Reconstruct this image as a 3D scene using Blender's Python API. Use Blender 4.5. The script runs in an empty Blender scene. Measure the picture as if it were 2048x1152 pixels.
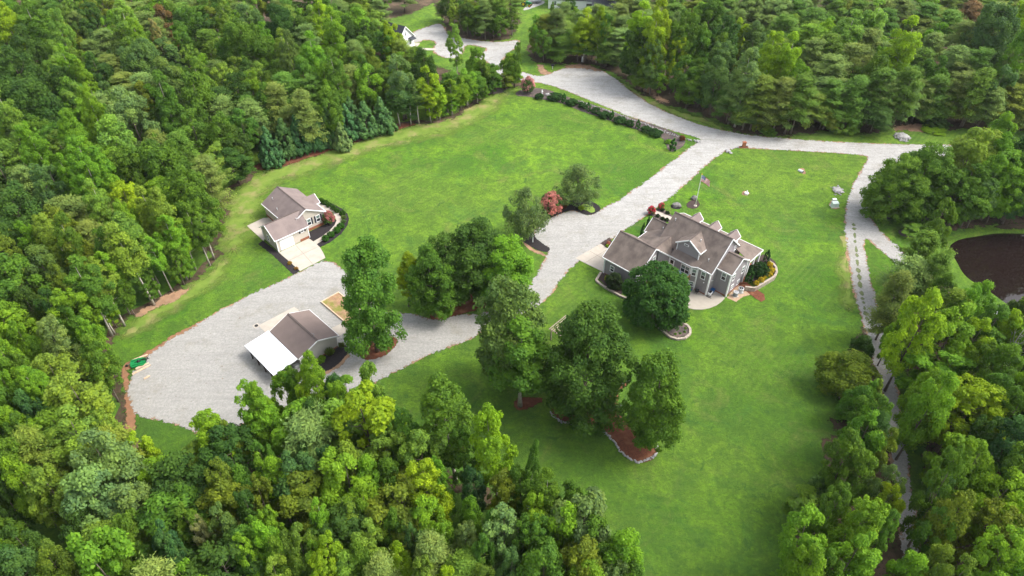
import bpy, bmesh, math, random
import numpy as np
from mathutils import Vector, Matrix, noise
from mathutils.geometry import tessellate_polygon

SC = bpy.context.scene
COL = SC.collection
# ---------------------------------------------------------------- camera
CAM_H, PITCH, FPX = 84.0, math.radians(40.9), 1365.0        # height (m), tilt below the horizon, focal length in photo pixels
cam = bpy.data.objects.new('camera', bpy.data.cameras.new('camera'))
COL.objects.link(cam)
cam.location = (0, 0, CAM_H)
cam.rotation_euler = (math.radians(90) - PITCH, 0, 0)
cam.data.sensor_width = 36.0
cam.data.lens = 36.0 * FPX / 2048.0
cam.data.clip_start = 0.5
cam.data.clip_end = 4000
SC.camera = cam
# ---------------------------------------------------------------- sky and sun
SUN_AZ, SUN_EL = math.radians(4), math.radians(50)           # azimuth counter-clockwise from +X
w = bpy.data.worlds.new('World'); SC.world = w; w.use_nodes = True
nt = w.node_tree
sky = nt.nodes.new('ShaderNodeTexSky'); sky.sky_type = 'NISHITA'; sky.sun_disc = False
sky.sun_elevation = SUN_EL; sky.sun_rotation = math.radians(90) - SUN_AZ
sky.air_density = 1.0; sky.dust_density = 3.5; sky.ozone_density = 0.6
bg = nt.nodes['Background']; bg.inputs['Strength'].default_value = 0.15
hs = nt.nodes.new('ShaderNodeHueSaturation'); hs.inputs['Saturation'].default_value = 0.38      # thin overcast: a paler, less blue sky
nt.links.new(sky.outputs[0], hs.inputs['Color']); nt.links.new(hs.outputs[0], bg.inputs['Color'])
sl = bpy.data.lights.new('sun', 'SUN'); sl.energy = 1.15; sl.angle = math.radians(24); sl.color = (1.0, 0.955, 0.89)
sun = bpy.data.objects.new('sun', sl); COL.objects.link(sun)
sd = Vector((math.cos(SUN_AZ) * math.cos(SUN_EL), math.sin(SUN_AZ) * math.cos(SUN_EL), math.sin(SUN_EL)))
sun.rotation_euler = sd.to_track_quat('Z', 'Y').to_euler()
SC.view_settings.view_transform = 'Standard'; SC.view_settings.look = 'None'
SC.view_settings.exposure = 1.45; SC.view_settings.gamma = 1.0
SC.render.engine = 'CYCLES'
SC.cycles.max_bounces = 6; SC.cycles.diffuse_bounces = 3; SC.cycles.glossy_bounces = 2
SC.cycles.transmission_bounces = 3; SC.cycles.transparent_max_bounces = 12
# ---------------------------------------------------------------- helpers
def ray(px, py):
    x = (px - 1024) / FPX; y = (576 - py) / FPX
    return x, math.cos(PITCH) + y * math.sin(PITCH), -math.sin(PITCH) + y * math.cos(PITCH)
def P(px, py, z=0.0):
    """point of the place at height z that the surveyed photo position looks at"""
    x, y, d = ray(px, py); t = (CAM_H - z) / -d
    return Vector((x * t, y * t, z))
def proj(p):
    dx, dy, dz = p[0], p[1], p[2] - CAM_H
    depth = dy * math.cos(PITCH) - dz * math.sin(PITCH)
    up = dy * math.sin(PITCH) + dz * math.cos(PITCH)
    return 1024 + FPX * dx / depth, 576 - FPX * up / depth, depth
def inside(pt, poly):
    x, y = pt[0], pt[1]; c = False; j = len(poly) - 1
    for i in range(len(poly)):
        xi, yi = poly[i][0], poly[i][1]; xj, yj = poly[j][0], poly[j][1]
        if (yi > y) != (yj > y) and x < (xj - xi) * (y - yi) / (yj - yi) + xi: c = not c
        j = i
    return c
def tag(o, label=None, cat=None, group=None, kind=None):
    if label: o['label'] = label
    if cat: o['category'] = cat
    if group: o['group'] = group
    if kind: o['kind'] = kind
    return o
def empty(name, loc=(0, 0, 0), rz=0.0, label=None, cat=None, group=None):
    o = bpy.data.objects.new(name, None); o.empty_display_size = 0.5
    o.location = loc; o.rotation_euler = (0, 0, rz); COL.objects.link(o)
    return tag(o, label, cat, group)
def link(name, me, parent=None, mats=()):
    o = bpy.data.objects.new(name, me)
    for m in mats:
        if m.name not in [x.name for x in me.materials if x]: me.materials.append(m)
    COL.objects.link(o); o.parent = parent
    return o
# ---------------------------------------------------------------- materials
def rgb(c): return (c[0], c[1], c[2], 1.0)
def new_mat(name):
    m = bpy.data.materials.new(name); m.use_nodes = True
    n = m.node_tree; b = n.nodes['Principled BSDF']
    return m, n, b
def N(n, t, **k):
    x = n.nodes.new(t)
    for a, v in k.items(): setattr(x, a, v)
    return x
def noise_fac(n, scale, lo=.35, hi=.65, detail=5, rough=.55, vec=None, dist=0.0):
    tc = N(n, 'ShaderNodeTexCoord')
    t = N(n, 'ShaderNodeTexNoise'); t.inputs['Scale'].default_value = scale; t.inputs['Detail'].default_value = detail
    t.inputs['Roughness'].default_value = rough; t.inputs['Distortion'].default_value = dist
    n.links.new(vec if vec else tc.outputs['Object'], t.inputs['Vector'])
    r = N(n, 'ShaderNodeMapRange'); r.inputs['From Min'].default_value = lo; r.inputs['From Max'].default_value = hi
    n.links.new(t.outputs['Fac'], r.inputs['Value'])
    return r.outputs['Result'], t.outputs['Fac']
def mixc(n, f, a, b):
    m = N(n, 'ShaderNodeMix', data_type='RGBA')
    if isinstance(f, float): m.inputs[0].default_value = f
    else: n.links.new(f, m.inputs[0])
    for s, v in ((6, a), (7, b)):
        if isinstance(v, tuple): m.inputs[s].default_value = rgb(v)
        else: n.links.new(v, m.inputs[s])
    return m.outputs[2]
def math_(n, op, a, b=None, clamp=False):
    m = N(n, 'ShaderNodeMath', operation=op); m.use_clamp = clamp
    for i, v in enumerate((a, b)):
        if v is None: continue
        if isinstance(v, (int, float)): m.inputs[i].default_value = v
        else: n.links.new(v, m.inputs[i])
    return m.outputs[0]
def add_bump(n, b, fac, strength, dist=0.1):
    bp = N(n, 'ShaderNodeBump'); bp.inputs['Strength'].default_value = strength; bp.inputs['Distance'].default_value = dist
    n.links.new(fac, bp.inputs['Height']); n.links.new(bp.outputs[0], b.inputs['Normal'])
def feather(n, b, scale=1.2, amount=1.0, soft=.08):
    """ragged edge of a thin ground layer: noise decides where the layer has run out"""
    at = N(n, 'ShaderNodeAttribute', attribute_name='edge')
    _, f = noise_fac(n, scale, detail=8, rough=.7)
    v = math_(n, 'ADD', at.outputs['Fac'], math_(n, 'MULTIPLY', math_(n, 'SUBTRACT', f, 0.5), amount * 2.2))
    r = N(n, 'ShaderNodeMapRange'); r.inputs['From Min'].default_value = .5 - soft; r.inputs['From Max'].default_value = .5 + soft
    n.links.new(v, r.inputs['Value'])
    tr = N(n, 'ShaderNodeBsdfTransparent'); mx = N(n, 'ShaderNodeMixShader')
    n.links.new(r.outputs[0], mx.inputs[0]); n.links.new(tr.outputs[0], mx.inputs[1]); n.links.new(b.outputs[0], mx.inputs[2])
    n.links.new(mx.outputs[0], n.nodes['Material Output'].inputs['Surface'])
def ground_mat(name, c1, c2, s1, c3=None, s3=.15, r3=(.5, .7), bump=.4, bs=6., edge=True, fsc=1.2, speck=None, lo=.35, hi=.65, soft=.08):
    m, n, b = new_mat(name)
    f, _ = noise_fac(n, s1, lo, hi, 8, .65)
    c = mixc(n, f, c1, c2)
    if c3:
        f3, _ = noise_fac(n, s3, r3[0], r3[1], 6, .6); c = mixc(n, f3, c, c3)
    if speck:
        f4, _ = noise_fac(n, speck[1], speck[2], speck[3], 2, .5); c = mixc(n, f4, c, speck[0])
    n.links.new(c, b.inputs['Base Color']); b.inputs['Roughness'].default_value = .95
    b.inputs['Specular IOR Level'].default_value = .15
    if bump:
        _, fb = noise_fac(n, bs, detail=8, rough=.7); add_bump(n, b, fb, bump, .15)
    if edge: feather(n, b, fsc, soft=soft)
    return m
def plain(name, c, rough=.6, spec=.3, metal=0., var=0.12, vs=3., bump=0, bs=20.):
    m, n, b = new_mat(name)
    f, _ = noise_fac(n, vs, .3, .7, 6, .6)
    c2 = tuple(max(0, x * (1 - var)) for x in c); c1 = tuple(min(1, x * (1 + var * .5)) for x in c)
    n.links.new(mixc(n, f, c1, c2), b.inputs['Base Color'])
    b.inputs['Roughness'].default_value = rough; b.inputs['Specular IOR Level'].default_value = spec; b.inputs['Metallic'].default_value = metal
    if bump:
        _, fb = noise_fac(n, bs, detail=6); add_bump(n, b, fb, bump, .03)
    return m
def lawn_mat():
    m, n, b = new_mat('lawn_grass')
    f0, _ = noise_fac(n, .016, .40, .60, 4, .6, dist=.4)          # whole parts of the lawn differ
    fa, _ = noise_fac(n, .055, .42, .58, 8, .72, dist=.9)         # drifts of richer and paler turf
    fb, _ = noise_fac(n, .30, .43, .57, 8, .78, dist=.5)
    fc, _ = noise_fac(n, 1.25, .40, .60, 8, .85)
    fd, _ = noise_fac(n, .085, .54, .74, 8, .75, dist=1.5)
    fe, _ = noise_fac(n, .42, .54, .63, 8, .85, dist=.8)
    c = mixc(n, fa, (.092, .250, .016), (.235, .440, .026))
    c = mixc(n, math_(n, 'MULTIPLY', f0, .55), c, (.245, .365, .042))
    fg, _ = noise_fac(n, .11, .52, .66, 7, .72, dist=1.0); c = mixc(n, math_(n, 'MULTIPLY', fg, .65), c, (.052, .180, .045))    # cooler, denser patches
    c = mixc(n, math_(n, 'MULTIPLY', fb, .70), c, (.085, .165, .026))
    c = mixc(n, math_(n, 'MULTIPLY', fd, .80), c, (.300, .290, .090))       # worn, straw-coloured turf
    c = mixc(n, math_(n, 'MULTIPLY', fe, .85), c, (.040, .110, .028))       # clumps of coarser weed
    c = mixc(n, math_(n, 'MULTIPLY', fc, .60), c, (.062, .112, .020))
    tc = N(n, 'ShaderNodeTexCoord')
    for ang, sc, st, sd_ in ((42, .30, .30, .03), (96, .22, .22, .021)):      # mowing passes, only here and there
        mp = N(n, 'ShaderNodeMapping'); mp.inputs['Rotation'].default_value = (0, 0, math.radians(ang)); n.links.new(tc.outputs['Object'], mp.inputs['Vector'])
        wv = N(n, 'ShaderNodeTexWave'); wv.inputs['Scale'].default_value = sc; wv.inputs['Distortion'].default_value = 2.4; wv.inputs['Detail'].default_value = 4; wv.inputs['Detail Scale'].default_value = .35
        n.links.new(mp.outputs[0], wv.inputs['Vector']); fm, _ = noise_fac(n, sd_, .5, .62, 4)
        c = mixc(n, math_(n, 'MULTIPLY', math_(n, 'MULTIPLY', wv.outputs['Fac'], fm), st), c, (.20, .29, .055))
    # darker, duller green mixed in towards the near end, uneven with noise
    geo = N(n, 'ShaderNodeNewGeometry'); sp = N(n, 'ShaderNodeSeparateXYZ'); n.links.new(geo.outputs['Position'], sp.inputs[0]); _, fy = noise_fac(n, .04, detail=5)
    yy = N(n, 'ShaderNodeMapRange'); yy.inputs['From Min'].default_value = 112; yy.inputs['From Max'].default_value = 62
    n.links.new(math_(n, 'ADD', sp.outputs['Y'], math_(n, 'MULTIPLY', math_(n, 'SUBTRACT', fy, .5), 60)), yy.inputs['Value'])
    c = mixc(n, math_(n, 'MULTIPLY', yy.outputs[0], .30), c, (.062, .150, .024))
    f9, _ = noise_fac(n, 2.3, .42, .62, 5, .8); c = mixc(n, math_(n, 'MULTIPLY', f9, .34), c, (.050, .110, .022))
    n.links.new(c, b.inputs['Base Color']); b.inputs['Roughness'].default_value = .95; b.inputs['Specular IOR Level'].default_value = .1
    _, h1 = noise_fac(n, 3.0, detail=8, rough=.85)
    add_bump(n, b, h1, 1.0, .5)
    return m
M = {}
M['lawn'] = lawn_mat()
M['litter'] = ground_mat('leaf_litter', (.085, .058, .036), (.035, .028, .016), 1.6, (.15, .10, .068), .12, (.50, .66), .7, 5., True, .7, speck=((.045, .07, .02), 2.2, .58, .66))
M['strawdirt'] = ground_mat('bare_dirt', (.30, .20, .13), (.20, .12, .07), .9, (.36, .22, .13), .3, (.45, .6), .5, 5., True, 1.0)
M['clay'] = ground_mat('red_clay', (.27, .14, .075), (.19, .10, .055), .8, (.18, .12, .06), .4, (.5, .65), .5, 5., True, 1.0)
M['black'] = ground_mat('black_mulch', (.020, .018, .020), (.040, .034, .034), 6., None, bump=.9, bs=9., fsc=2.0)
M['brownm'] = ground_mat('brown_mulch', (.085, .060, .052), (.045, .032, .030), 5., None, bump=.9, bs=9., fsc=2.0)
M['greym'] = ground_mat('grey_mulch', (.115, .095, .088), (.065, .052, .050), 4., (.16, .12, .10), .5, (.5, .65), bump=.9, bs=9., fsc=2.0)
M['redm'] = ground_mat('pine_straw', (.190, .070, .038), (.105, .040, .024), 4., (.24, .11, .06), .5, (.5, .65), bump=.9, bs=9., fsc=1.6)
M['weeds'] = ground_mat('coarse_grass', (.050, .115, .026), (.080, .155, .026), 1.2, None, bump=.8, bs=5., fsc=.35)
M['margin'] = ground_mat('dry_margin_grass', (.175, .245, .042), (.115, .190, .028), .5, (.25, .23, .09), .30, (.5, .66), bump=.8, bs=3., fsc=.22, soft=.45)
M['track'] = ground_mat('track_weeds', (.17, .18, .09), (.085, .125, .04), 2.5, None, bump=.8, bs=6., fsc=1.6)
M['pale'] = ground_mat('pale_grass', (.185, .270, .052), (.145, .235, .040), 1.8, (.24, .26, .08), .5, (.5, .66), bump=.6, bs=5., fsc=.45)
def gravel_mat():
    m, n, b = new_mat('gravel')
    geo = N(n, 'ShaderNodeNewGeometry'); sp = N(n, 'ShaderNodeSeparateXYZ'); n.links.new(geo.outputs['Position'], sp.inputs[0])
    fa, _ = noise_fac(n, .5, .38, .62, 8, .7)
    fb, _ = noise_fac(n, 2.4, .38, .62, 7, .88)
    new = N(n, 'ShaderNodeMapRange'); new.inputs['From Min'].default_value = 92; new.inputs['From Max'].default_value = 135
    n.links.new(sp.outputs['Y'], new.inputs['Value'])
    c = mixc(n, new.outputs[0], (.395, .382, .355), (.480, .470, .448))     # fresher, whiter stone on the road end
    c = mixc(n, math_(n, 'MULTIPLY', fa, .45), c, (.29, .285, .265))
    tc = N(n, 'ShaderNodeTexCoord'); mp = N(n, 'ShaderNodeMapping'); mp.inputs['Rotation'].default_value = (0, 0, math.radians(-38)); mp.inputs['Scale'].default_value = (.10, 1.1, 1)
    n.links.new(tc.outputs['Object'], mp.inputs['Vector']); ft, _ = noise_fac(n, 1.0, .48, .66, 5, .6, vec=mp.outputs[0], dist=1.2)
    c = mixc(n, math_(n, 'MULTIPLY', ft, .42), c, (.27, .265, .245))          # wheel tracks
    fs, _ = noise_fac(n, .16, .52, .68, 8, .78)
    c = mixc(n, math_(n, 'MULTIPLY', fs, .65), c, (.235, .215, .155))         # thin weedy, dusty patches
    c = mixc(n, math_(n, 'MULTIPLY', fb, .55), c, (.150, .148, .140))
    n.links.new(c, b.inputs['Base Color']); b.inputs['Roughness'].default_value = .95; b.inputs['Specular IOR Level'].default_value = .15
    _, h1 = noise_fac(n, 7., detail=6, rough=.8); add_bump(n, b, h1, .7, .15)
    feather(n, b, 1.3, 1.4)
    return m
M['gravel'] = gravel_mat()
def water_mat():
    m, n, b = new_mat('pond_water')
    b.inputs['Base Color'].default_value = (.013, .008, .007, 1); b.inputs['Roughness'].default_value = .03
    b.inputs['IOR'].default_value = 1.38; b.inputs['Specular IOR Level'].default_value = .5
    _, f = noise_fac(n, 1.2, detail=3); add_bump(n, b, f, .04, .05)
    return m
M['water'] = water_mat()
def concrete(name, c):
    m, n, b = new_mat(name)
    f, _ = noise_fac(n, .7, .35, .65, 7, .65); f2, _ = noise_fac(n, 12., .3, .7, 3, .6)
    col = mixc(n, f, c, tuple(x * .84 for x in c)); col = mixc(n, math_(n, 'MULTIPLY', f2, .2), col, tuple(x * .7 for x in c))
    n.links.new(col, b.inputs['Base Color']); b.inputs['Roughness'].default_value = .9; b.inputs['Specular IOR Level'].default_value = .2
    return m
M['conc'] = concrete('concrete', (.46, .41, .345)); M['patio'] = concrete('patio_concrete', (.37, .335, .28)); M['joint'] = plain('joint', (.20, .17, .14))
def shingle(name, c, stain, sa=.5):
    m, n, b = new_mat(name)
    tc = N(n, 'ShaderNodeTexCoord'); mp = N(n, 'ShaderNodeMapping'); mp.inputs['Scale'].default_value = (1.0, 1.0, .45)
    n.links.new(tc.outputs['Object'], mp.inputs['Vector'])
    f, _ = noise_fac(n, .55, .40, .66, 6, .6, vec=mp.outputs[0]); f2, _ = noise_fac(n, 7., .3, .7, 4, .8)
    col = mixc(n, math_(n, 'MULTIPLY', f, sa), c, stain); col = mixc(n, math_(n, 'MULTIPLY', f2, .35), col, tuple(x * .62 for x in c))
    n.links.new(col, b.inputs['Base Color']); b.inputs['Roughness'].default_value = .92; b.inputs['Specular IOR Level'].default_value = .2
    br = N(n, 'ShaderNodeTexWave', bands_direction='Z'); br.inputs['Scale'].default_value = 2.2; br.inputs['Distortion'].default_value = .4
    n.links.new(tc.outputs['Object'], br.inputs['Vector']); add_bump(n, b, f2, .35, .04)
    return m
M['roof1'] = shingle('weathered_shingle', (.205, .165, .140), (.085, .068, .060), .75)
M['roof2'] = shingle('taupe_shingle', (.225, .180, .165), (.125, .100, .100), .55)
M['roof3'] = shingle('brown_shingle', (.215, .165, .145), (.145, .115, .105), .4)
M['ridge'] = plain('ridge_cap', (.105, .082, .072), .9)
M['roofdark'] = shingle('charcoal_shingle', (.05, .055, .065), (.03, .03, .035), .4)
def siding(name, c, lap=4.0, strength=.35):
    m, n, b = new_mat(name)
    tc = N(n, 'ShaderNodeTexCoord'); wv = N(n, 'ShaderNodeTexWave', bands_direction='Z'); wv.wave_profile = 'SAW'
    wv.inputs['Scale'].default_value = lap / 2; n.links.new(tc.outputs['Object'], wv.inputs['Vector'])
    f, _ = noise_fac(n, .8, .3, .7, 5)
    ln = N(n, 'ShaderNodeMapRange'); ln.inputs['From Min'].default_value = .0; ln.inputs['From Max'].default_value = .16
    ln.inputs['To Min'].default_value = .35; ln.inputs['To Max'].default_value = 0
    n.links.new(wv.outputs['Fac'], ln.inputs['Value'])
    col = mixc(n, math_(n, 'MULTIPLY', f, .5), c, tuple(x * .88 for x in c)); col = mixc(n, ln.outputs[0], col, tuple(x * .55 for x in c))
    n.links.new(col, b.inputs['Base Color']); b.inputs['Roughness'].default_value = .7; b.inputs['Specular IOR Level'].default_value = .25
    add_bump(n, b, wv.outputs['Fac'], strength, .02)
    return m
M['grey'] = siding('grey_siding', (.275, .250, .262)); M['tan'] = siding('tan_siding', (.52, .47, .40)); M['tan2'] = siding('pale_siding', (.50, .47, .44))
M['wsiding'] = siding('white_siding', (.80, .80, .80))
M['white'] = plain('white_paint', (.80, .80, .80), .45, .3, var=.05); M['metalroof'] = plain('white_metal', (.82, .83, .86), .4, .4, var=.04)
M['brick'] = plain('brick', (.30, .12, .07), .9, .1, var=.45, vs=14., bump=.4)
M['wood'] = plain('deck_wood', (.36, .17, .085), .7, .2, var=.3, vs=5.); M['pine'] = plain('new_lumber', (.62, .46, .32), .7, .2, var=.25, vs=4.)
M['darkwood'] = plain('dark_timber', (.060, .045, .035), .8, .1, var=.3); M['oldwood'] = plain('weathered_timber', (.33, .27, .21), .85, .1, var=.3)
M['glass'] = plain('dark_glass', (.020, .024, .026), .12, .6, var=.2); M['glass2'] = plain('upper_glass', (.13, .19, .165), .12, .6, var=.2)  # upper panes: greenish sky reflection put into the base colour
M['shutter'] = plain('dark_shutter', (.030, .033, .040), .6); M['dark'] = plain('black_paint', (.018, .018, .020), .5)
M['metal'] = plain('grey_metal', (.28, .29, .30), .45, .5, .3, var=.15); M['galv'] = plain('pale_metal', (.55, .56, .57), .4, .5, .3)
M['green'] = plain('green_paint', (.010, .20, .055), .4, .4, var=.25); M['yellow'] = plain('yellow_paint', (.75, .48, .03), .5)
M['rock'] = plain('pale_rock', (.38, .37, .36), .9, .1, var=.5, vs=1.3, bump=.5, bs=6); M['rock2'] = plain('grey_rock', (.20, .19, .18), .9, .1, var=.4, vs=2., bump=.6, bs=5)
M['block'] = plain('retaining_block', (.40, .34, .28), .9, .1, var=.35, vs=2.5, bump=.5, bs=8); M['terra'] = plain('terracotta', (.40, .16, .09), .8, .1, var=.2)
M['blue'] = plain('blue_plastic', (.012, .08, .22), .4); M['aqua'] = plain('aqua_cushion', (.30, .50, .52), .8); M['peb'] = ground_mat('pebbles', (.46, .33, .22), (.32, .22, .15), 7., None, bump=.9, bs=8., fsc=2.)
M['rust'] = plain('rusty_paint', (.20, .075, .045), .9, .1, var=.5, vs=2.); M['trans'] = plain('pale_green_paint', (.48, .58, .50), .5); M['soil'] = ground_mat('mixed_soil', (.30, .18, .11), (.36, .24, .13), 1.5, (.20, .20, .05), .35, (.48, .6), .8, 6., False)
# ---------------------------------------------------------------- mesh collector
class MB:
    def __init__(s): s.v = []; s.f = []
    def poly(s, pts):
        k = len(s.v); s.v += [tuple(p) for p in pts]; s.f.append(tuple(range(k, k + len(pts)))); return s
    def hexa(s, q):                                    # 8 corners, bottom 4 then top 4
        k = len(s.v); s.v += [tuple(p) for p in q]
        for f in ((3, 2, 1, 0), (4, 5, 6, 7), (0, 1, 5, 4), (1, 2, 6, 5), (2, 3, 7, 6), (3, 0, 4, 7)): s.f.append(tuple(k + i for i in f))
        return s
    def box(s, x0, x1, y0, y1, z0, z1):
        return s.hexa([(x0, y0, z0), (x1, y0, z0), (x1, y1, z0), (x0, y1, z0), (x0, y0, z1), (x1, y0, z1), (x1, y1, z1), (x0, y1, z1)])
    def obox(s, c, r, n, w, h, d, up=(0, 0, 1)):      # box centred at c, w along r, d along n, h along up
        c = Vector(c); r = Vector(r).normalized() * w / 2; n = Vector(n).normalized() * d / 2; u = Vector(up).normalized() * h / 2
        return s.hexa([c - r - n - u, c + r - n - u, c + r + n - u, c - r + n - u, c - r - n + u, c + r - n + u, c + r + n + u, c - r + n + u])
    def bar(s, a, b, w, h=None):
        a = Vector(a); b = Vector(b); h = h or w; d = (b - a)
        up = Vector((0, 0, 1)) if abs(d.normalized().z) < .95 else Vector((0, 1, 0))
        n = d.cross(up).normalized() * w / 2; u = n.normalized().cross(d.normalized()) * h / 2
        return s.hexa([a - n - u, b - n - u, b + n - u, a + n - u, a - n + u, b - n + u, b + n + u, a + n + u])
    def prism(s, base, top):
        k = len(s.v); m = len(base); s.v += [tuple(p) for p in base] + [tuple(p) for p in top]
        s.f.append(tuple(k + i for i in reversed(range(m)))); s.f.append(tuple(k + m + i for i in range(m)))
        for i in range(m): j = (i + 1) % m; s.f.append((k + i, k + j, k + m + j, k + m + i))
        return s
    def slab(s, pts, t):                               # roof plane with thickness t downward
        pts = [Vector(p) for p in pts]; n = (pts[1] - pts[0]).cross(pts[2] - pts[0])
        if n.z < 0: pts.reverse()
        return s.prism([p - Vector((0, 0, t)) for p in pts], pts)
    def tube(s, path, rad, k=7):
        path = [Vector(p) for p in path]; rings = []
        for i, p in enumerate(path):
            d = (path[min(i + 1, len(path) - 1)] - path[max(i - 1, 0)]).normalized()
            a = d.cross(Vector((.31, .17, .93) if abs(d.z) < .9 else (1, 0, 0))).normalized(); b = d.cross(a)
            st = len(s.v); rings.append(st)
            for j in range(k):
                t = 2 * math.pi * j / k; s.v.append(tuple(p + (a * math.cos(t) + b * math.sin(t)) * rad[i]))
        for i in range(len(path) - 1):
            for j in range(k): s.f.append((rings[i] + j, rings[i] + (j + 1) % k, rings[i + 1] + (j + 1) % k, rings[i + 1] + j))
        s.f.append(tuple(rings[-1] + j for j in range(k))); s.f.append(tuple(rings[0] + j for j in reversed(range(k))))
        return s
    def lathe(s, prof, c=(0, 0, 0), k=16):
        st = len(s.v)
        for r, z in prof:
            for j in range(k): t = 2 * math.pi * j / k; s.v.append((c[0] + r * math.cos(t), c[1] + r * math.sin(t), c[2] + z))
        for i in range(len(prof) - 1):
            for j in range(k): s.f.append((st + i * k + j, st + i * k + (j + 1) % k, st + (i + 1) * k + (j + 1) % k, st + (i + 1) * k + j))
        s.f.append(tuple(st + (len(prof) - 1) * k + j for j in range(k))); s.f.append(tuple(st + j for j in reversed(range(k))))
        return s
    def rock(s, c, r, rng, sq=.7):
        bm = bmesh.new(); bmesh.ops.create_icosphere(bm, subdivisions=1, radius=1); k = len(s.v)
        e = (r * rng.uniform(.8, 1.3), r * rng.uniform(.7, 1.1), r * sq * rng.uniform(.8, 1.2)); a = rng.uniform(0, 6.3)
        for v in bm.verts:
            q = v.co * rng.uniform(.78, 1.12); x, y = q.x * e[0], q.y * e[1]
            s.v.append((c[0] + x * math.cos(a) - y * math.sin(a), c[1] + x * math.sin(a) + y * math.cos(a), c[2] + q.z * e[2]))
        for f in bm.faces: s.f.append(tuple(k + v.index for v in f.verts))
        bm.free(); return s
    def build(s, name, mat, parent=None, smooth=False):
        me = bpy.data.meshes.new(name); me.from_pydata(s.v, [], s.f)
        if isinstance(mat, str): mat = M[mat]
        me.materials.append(mat)
        if smooth: me.shade_smooth()
        bm = bmesh.new(); bm.from_mesh(me); bmesh.ops.recalc_face_normals(bm, faces=bm.faces); bm.to_mesh(me); bm.free()
        o = bpy.data.objects.new(name, me); COL.objects.link(o); o.parent = parent
        return o
# ---------------------------------------------------------------- ground layers
def refine(pts, smooth, step):
    pts = [Vector((p[0], p[1])) for p in pts]
    for _ in range(3 if smooth else 0):
        q = []
        for i in range(len(pts)):
            a, b = pts[i], pts[(i + 1) % len(pts)]; q += [a * .75 + b * .25, a * .25 + b * .75]
        pts = q
    out = []
    for i in range(len(pts)):
        a, b = pts[i], pts[(i + 1) % len(pts)]; m = max(1, int((b - a).length / step))
        for j in range(m): out.append(a.lerp(b, j / m))
    o2 = [out[0]]
    for p in out[1:]:
        if (p - o2[-1]).length > .08: o2.append(p)
    return o2
def sheet(name, px, z, mat, fw=.7, smooth=True, step=.9, jit=.0, grow=0., world=False, kind='structure', seed=1):
    """thin layer lying on the ground, its outline ragged over a band fw metres wide"""
    pts = refine(px if world else [P(*p) for p in px], smooth, step); n = len(pts)
    area = sum(pts[i].x * pts[(i + 1) % n].y - pts[(i + 1) % n].x * pts[i].y for i in range(n))
    if area < 0: pts.reverse()
    inn, outr = [], []
    for i in range(n):
        d = (pts[(i + 1) % n] - pts[i - 1]).normalized(); nn = Vector((d.y, -d.x))
        j = jit * noise.noise(Vector((pts[i].x * .35, pts[i].y * .35, seed))) + grow
        inn.append(pts[i] + nn * (j - fw / 2)); outr.append(pts[i] + nn * (j + fw / 2))
    tri = tessellate_polygon([[Vector((p.x, p.y, 0)) for p in inn]])
    me = bpy.data.meshes.new(name)
    vs = [(p.x, p.y, z) for p in inn] + [(p.x, p.y, z - .004) for p in outr]
    fs = [tuple(t) for t in tri] + [(i, (i + 1) % n, n + (i + 1) % n, n + i) for i in range(n)]
    me.from_pydata(vs, [], fs); me.materials.append(M[mat])
    at = me.attributes.new('edge', 'FLOAT', 'POINT'); at.data.foreach_set('value', [1.] * n + [0.] * n)
    bm = bmesh.new(); bm.from_mesh(me)
    for f in bm.faces:
        f.normal_update()
        if f.normal.z < 0: f.normal_flip()
    bm.to_mesh(me); bm.free()
    o = bpy.data.objects.new(name, me); COL.objects.link(o); o['kind'] = kind
    return o
# ================================================================ GROUND
POND = [(1893, 492), (1912, 520), (1924, 545), (1942, 562), (1975, 580), (2008, 604), (2060, 640), (2160, 670), (2300, 640), (2330, 560), (2260, 480), (2120, 462), (2048, 463), (1996, 461), (1955, 468), (1915, 474)]
hole = refine([P(*p) for p in POND], True, 1.5)
def build_ground():
    outer = [(-1500, -500), (1500, -500), (1500, 2200), (-1500, 2200)]
    if sum(hole[i].x * hole[(i + 1) % len(hole)].y - hole[(i + 1) % len(hole)].x * hole[i].y for i in range(len(hole))) > 0: hole.reverse()
    o3 = [Vector((a, b, 0)) for a, b in outer]; h3 = [Vector((p.x, p.y, 0)) for p in hole]
    tri = tessellate_polygon([o3, h3]); n = len(h3); c = sum(h3, Vector()) / n
    low = [p.lerp(c, .05) + Vector((0, 0, -1.3)) for p in h3]
    me = bpy.data.meshes.new('ground')
    me.from_pydata([tuple(p) for p in o3 + h3 + low], [], [tuple(t) for t in tri] + [(4 + i, 4 + (i + 1) % n, 4 + n + (i + 1) % n, 4 + n + i) for i in range(n)] + [tuple(range(4 + n, 4 + 2 * n))])
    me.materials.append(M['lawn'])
    bm = bmesh.new(); bm.from_mesh(me)
    for f in bm.faces:
        f.normal_update()
        if f.normal.z < -.01: f.normal_flip()
    bm.to_mesh(me); bm.free()
    o = bpy.data.objects.new('ground', me); COL.objects.link(o); o['kind'] = 'structure'
    wp = [p.lerp(c, -.01) for p in h3]
    w_ = MB().poly([(p.x, p.y, -.45) for p in wp]).build('pond_water', 'water'); w_['kind'] = 'structure'
build_ground()

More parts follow.
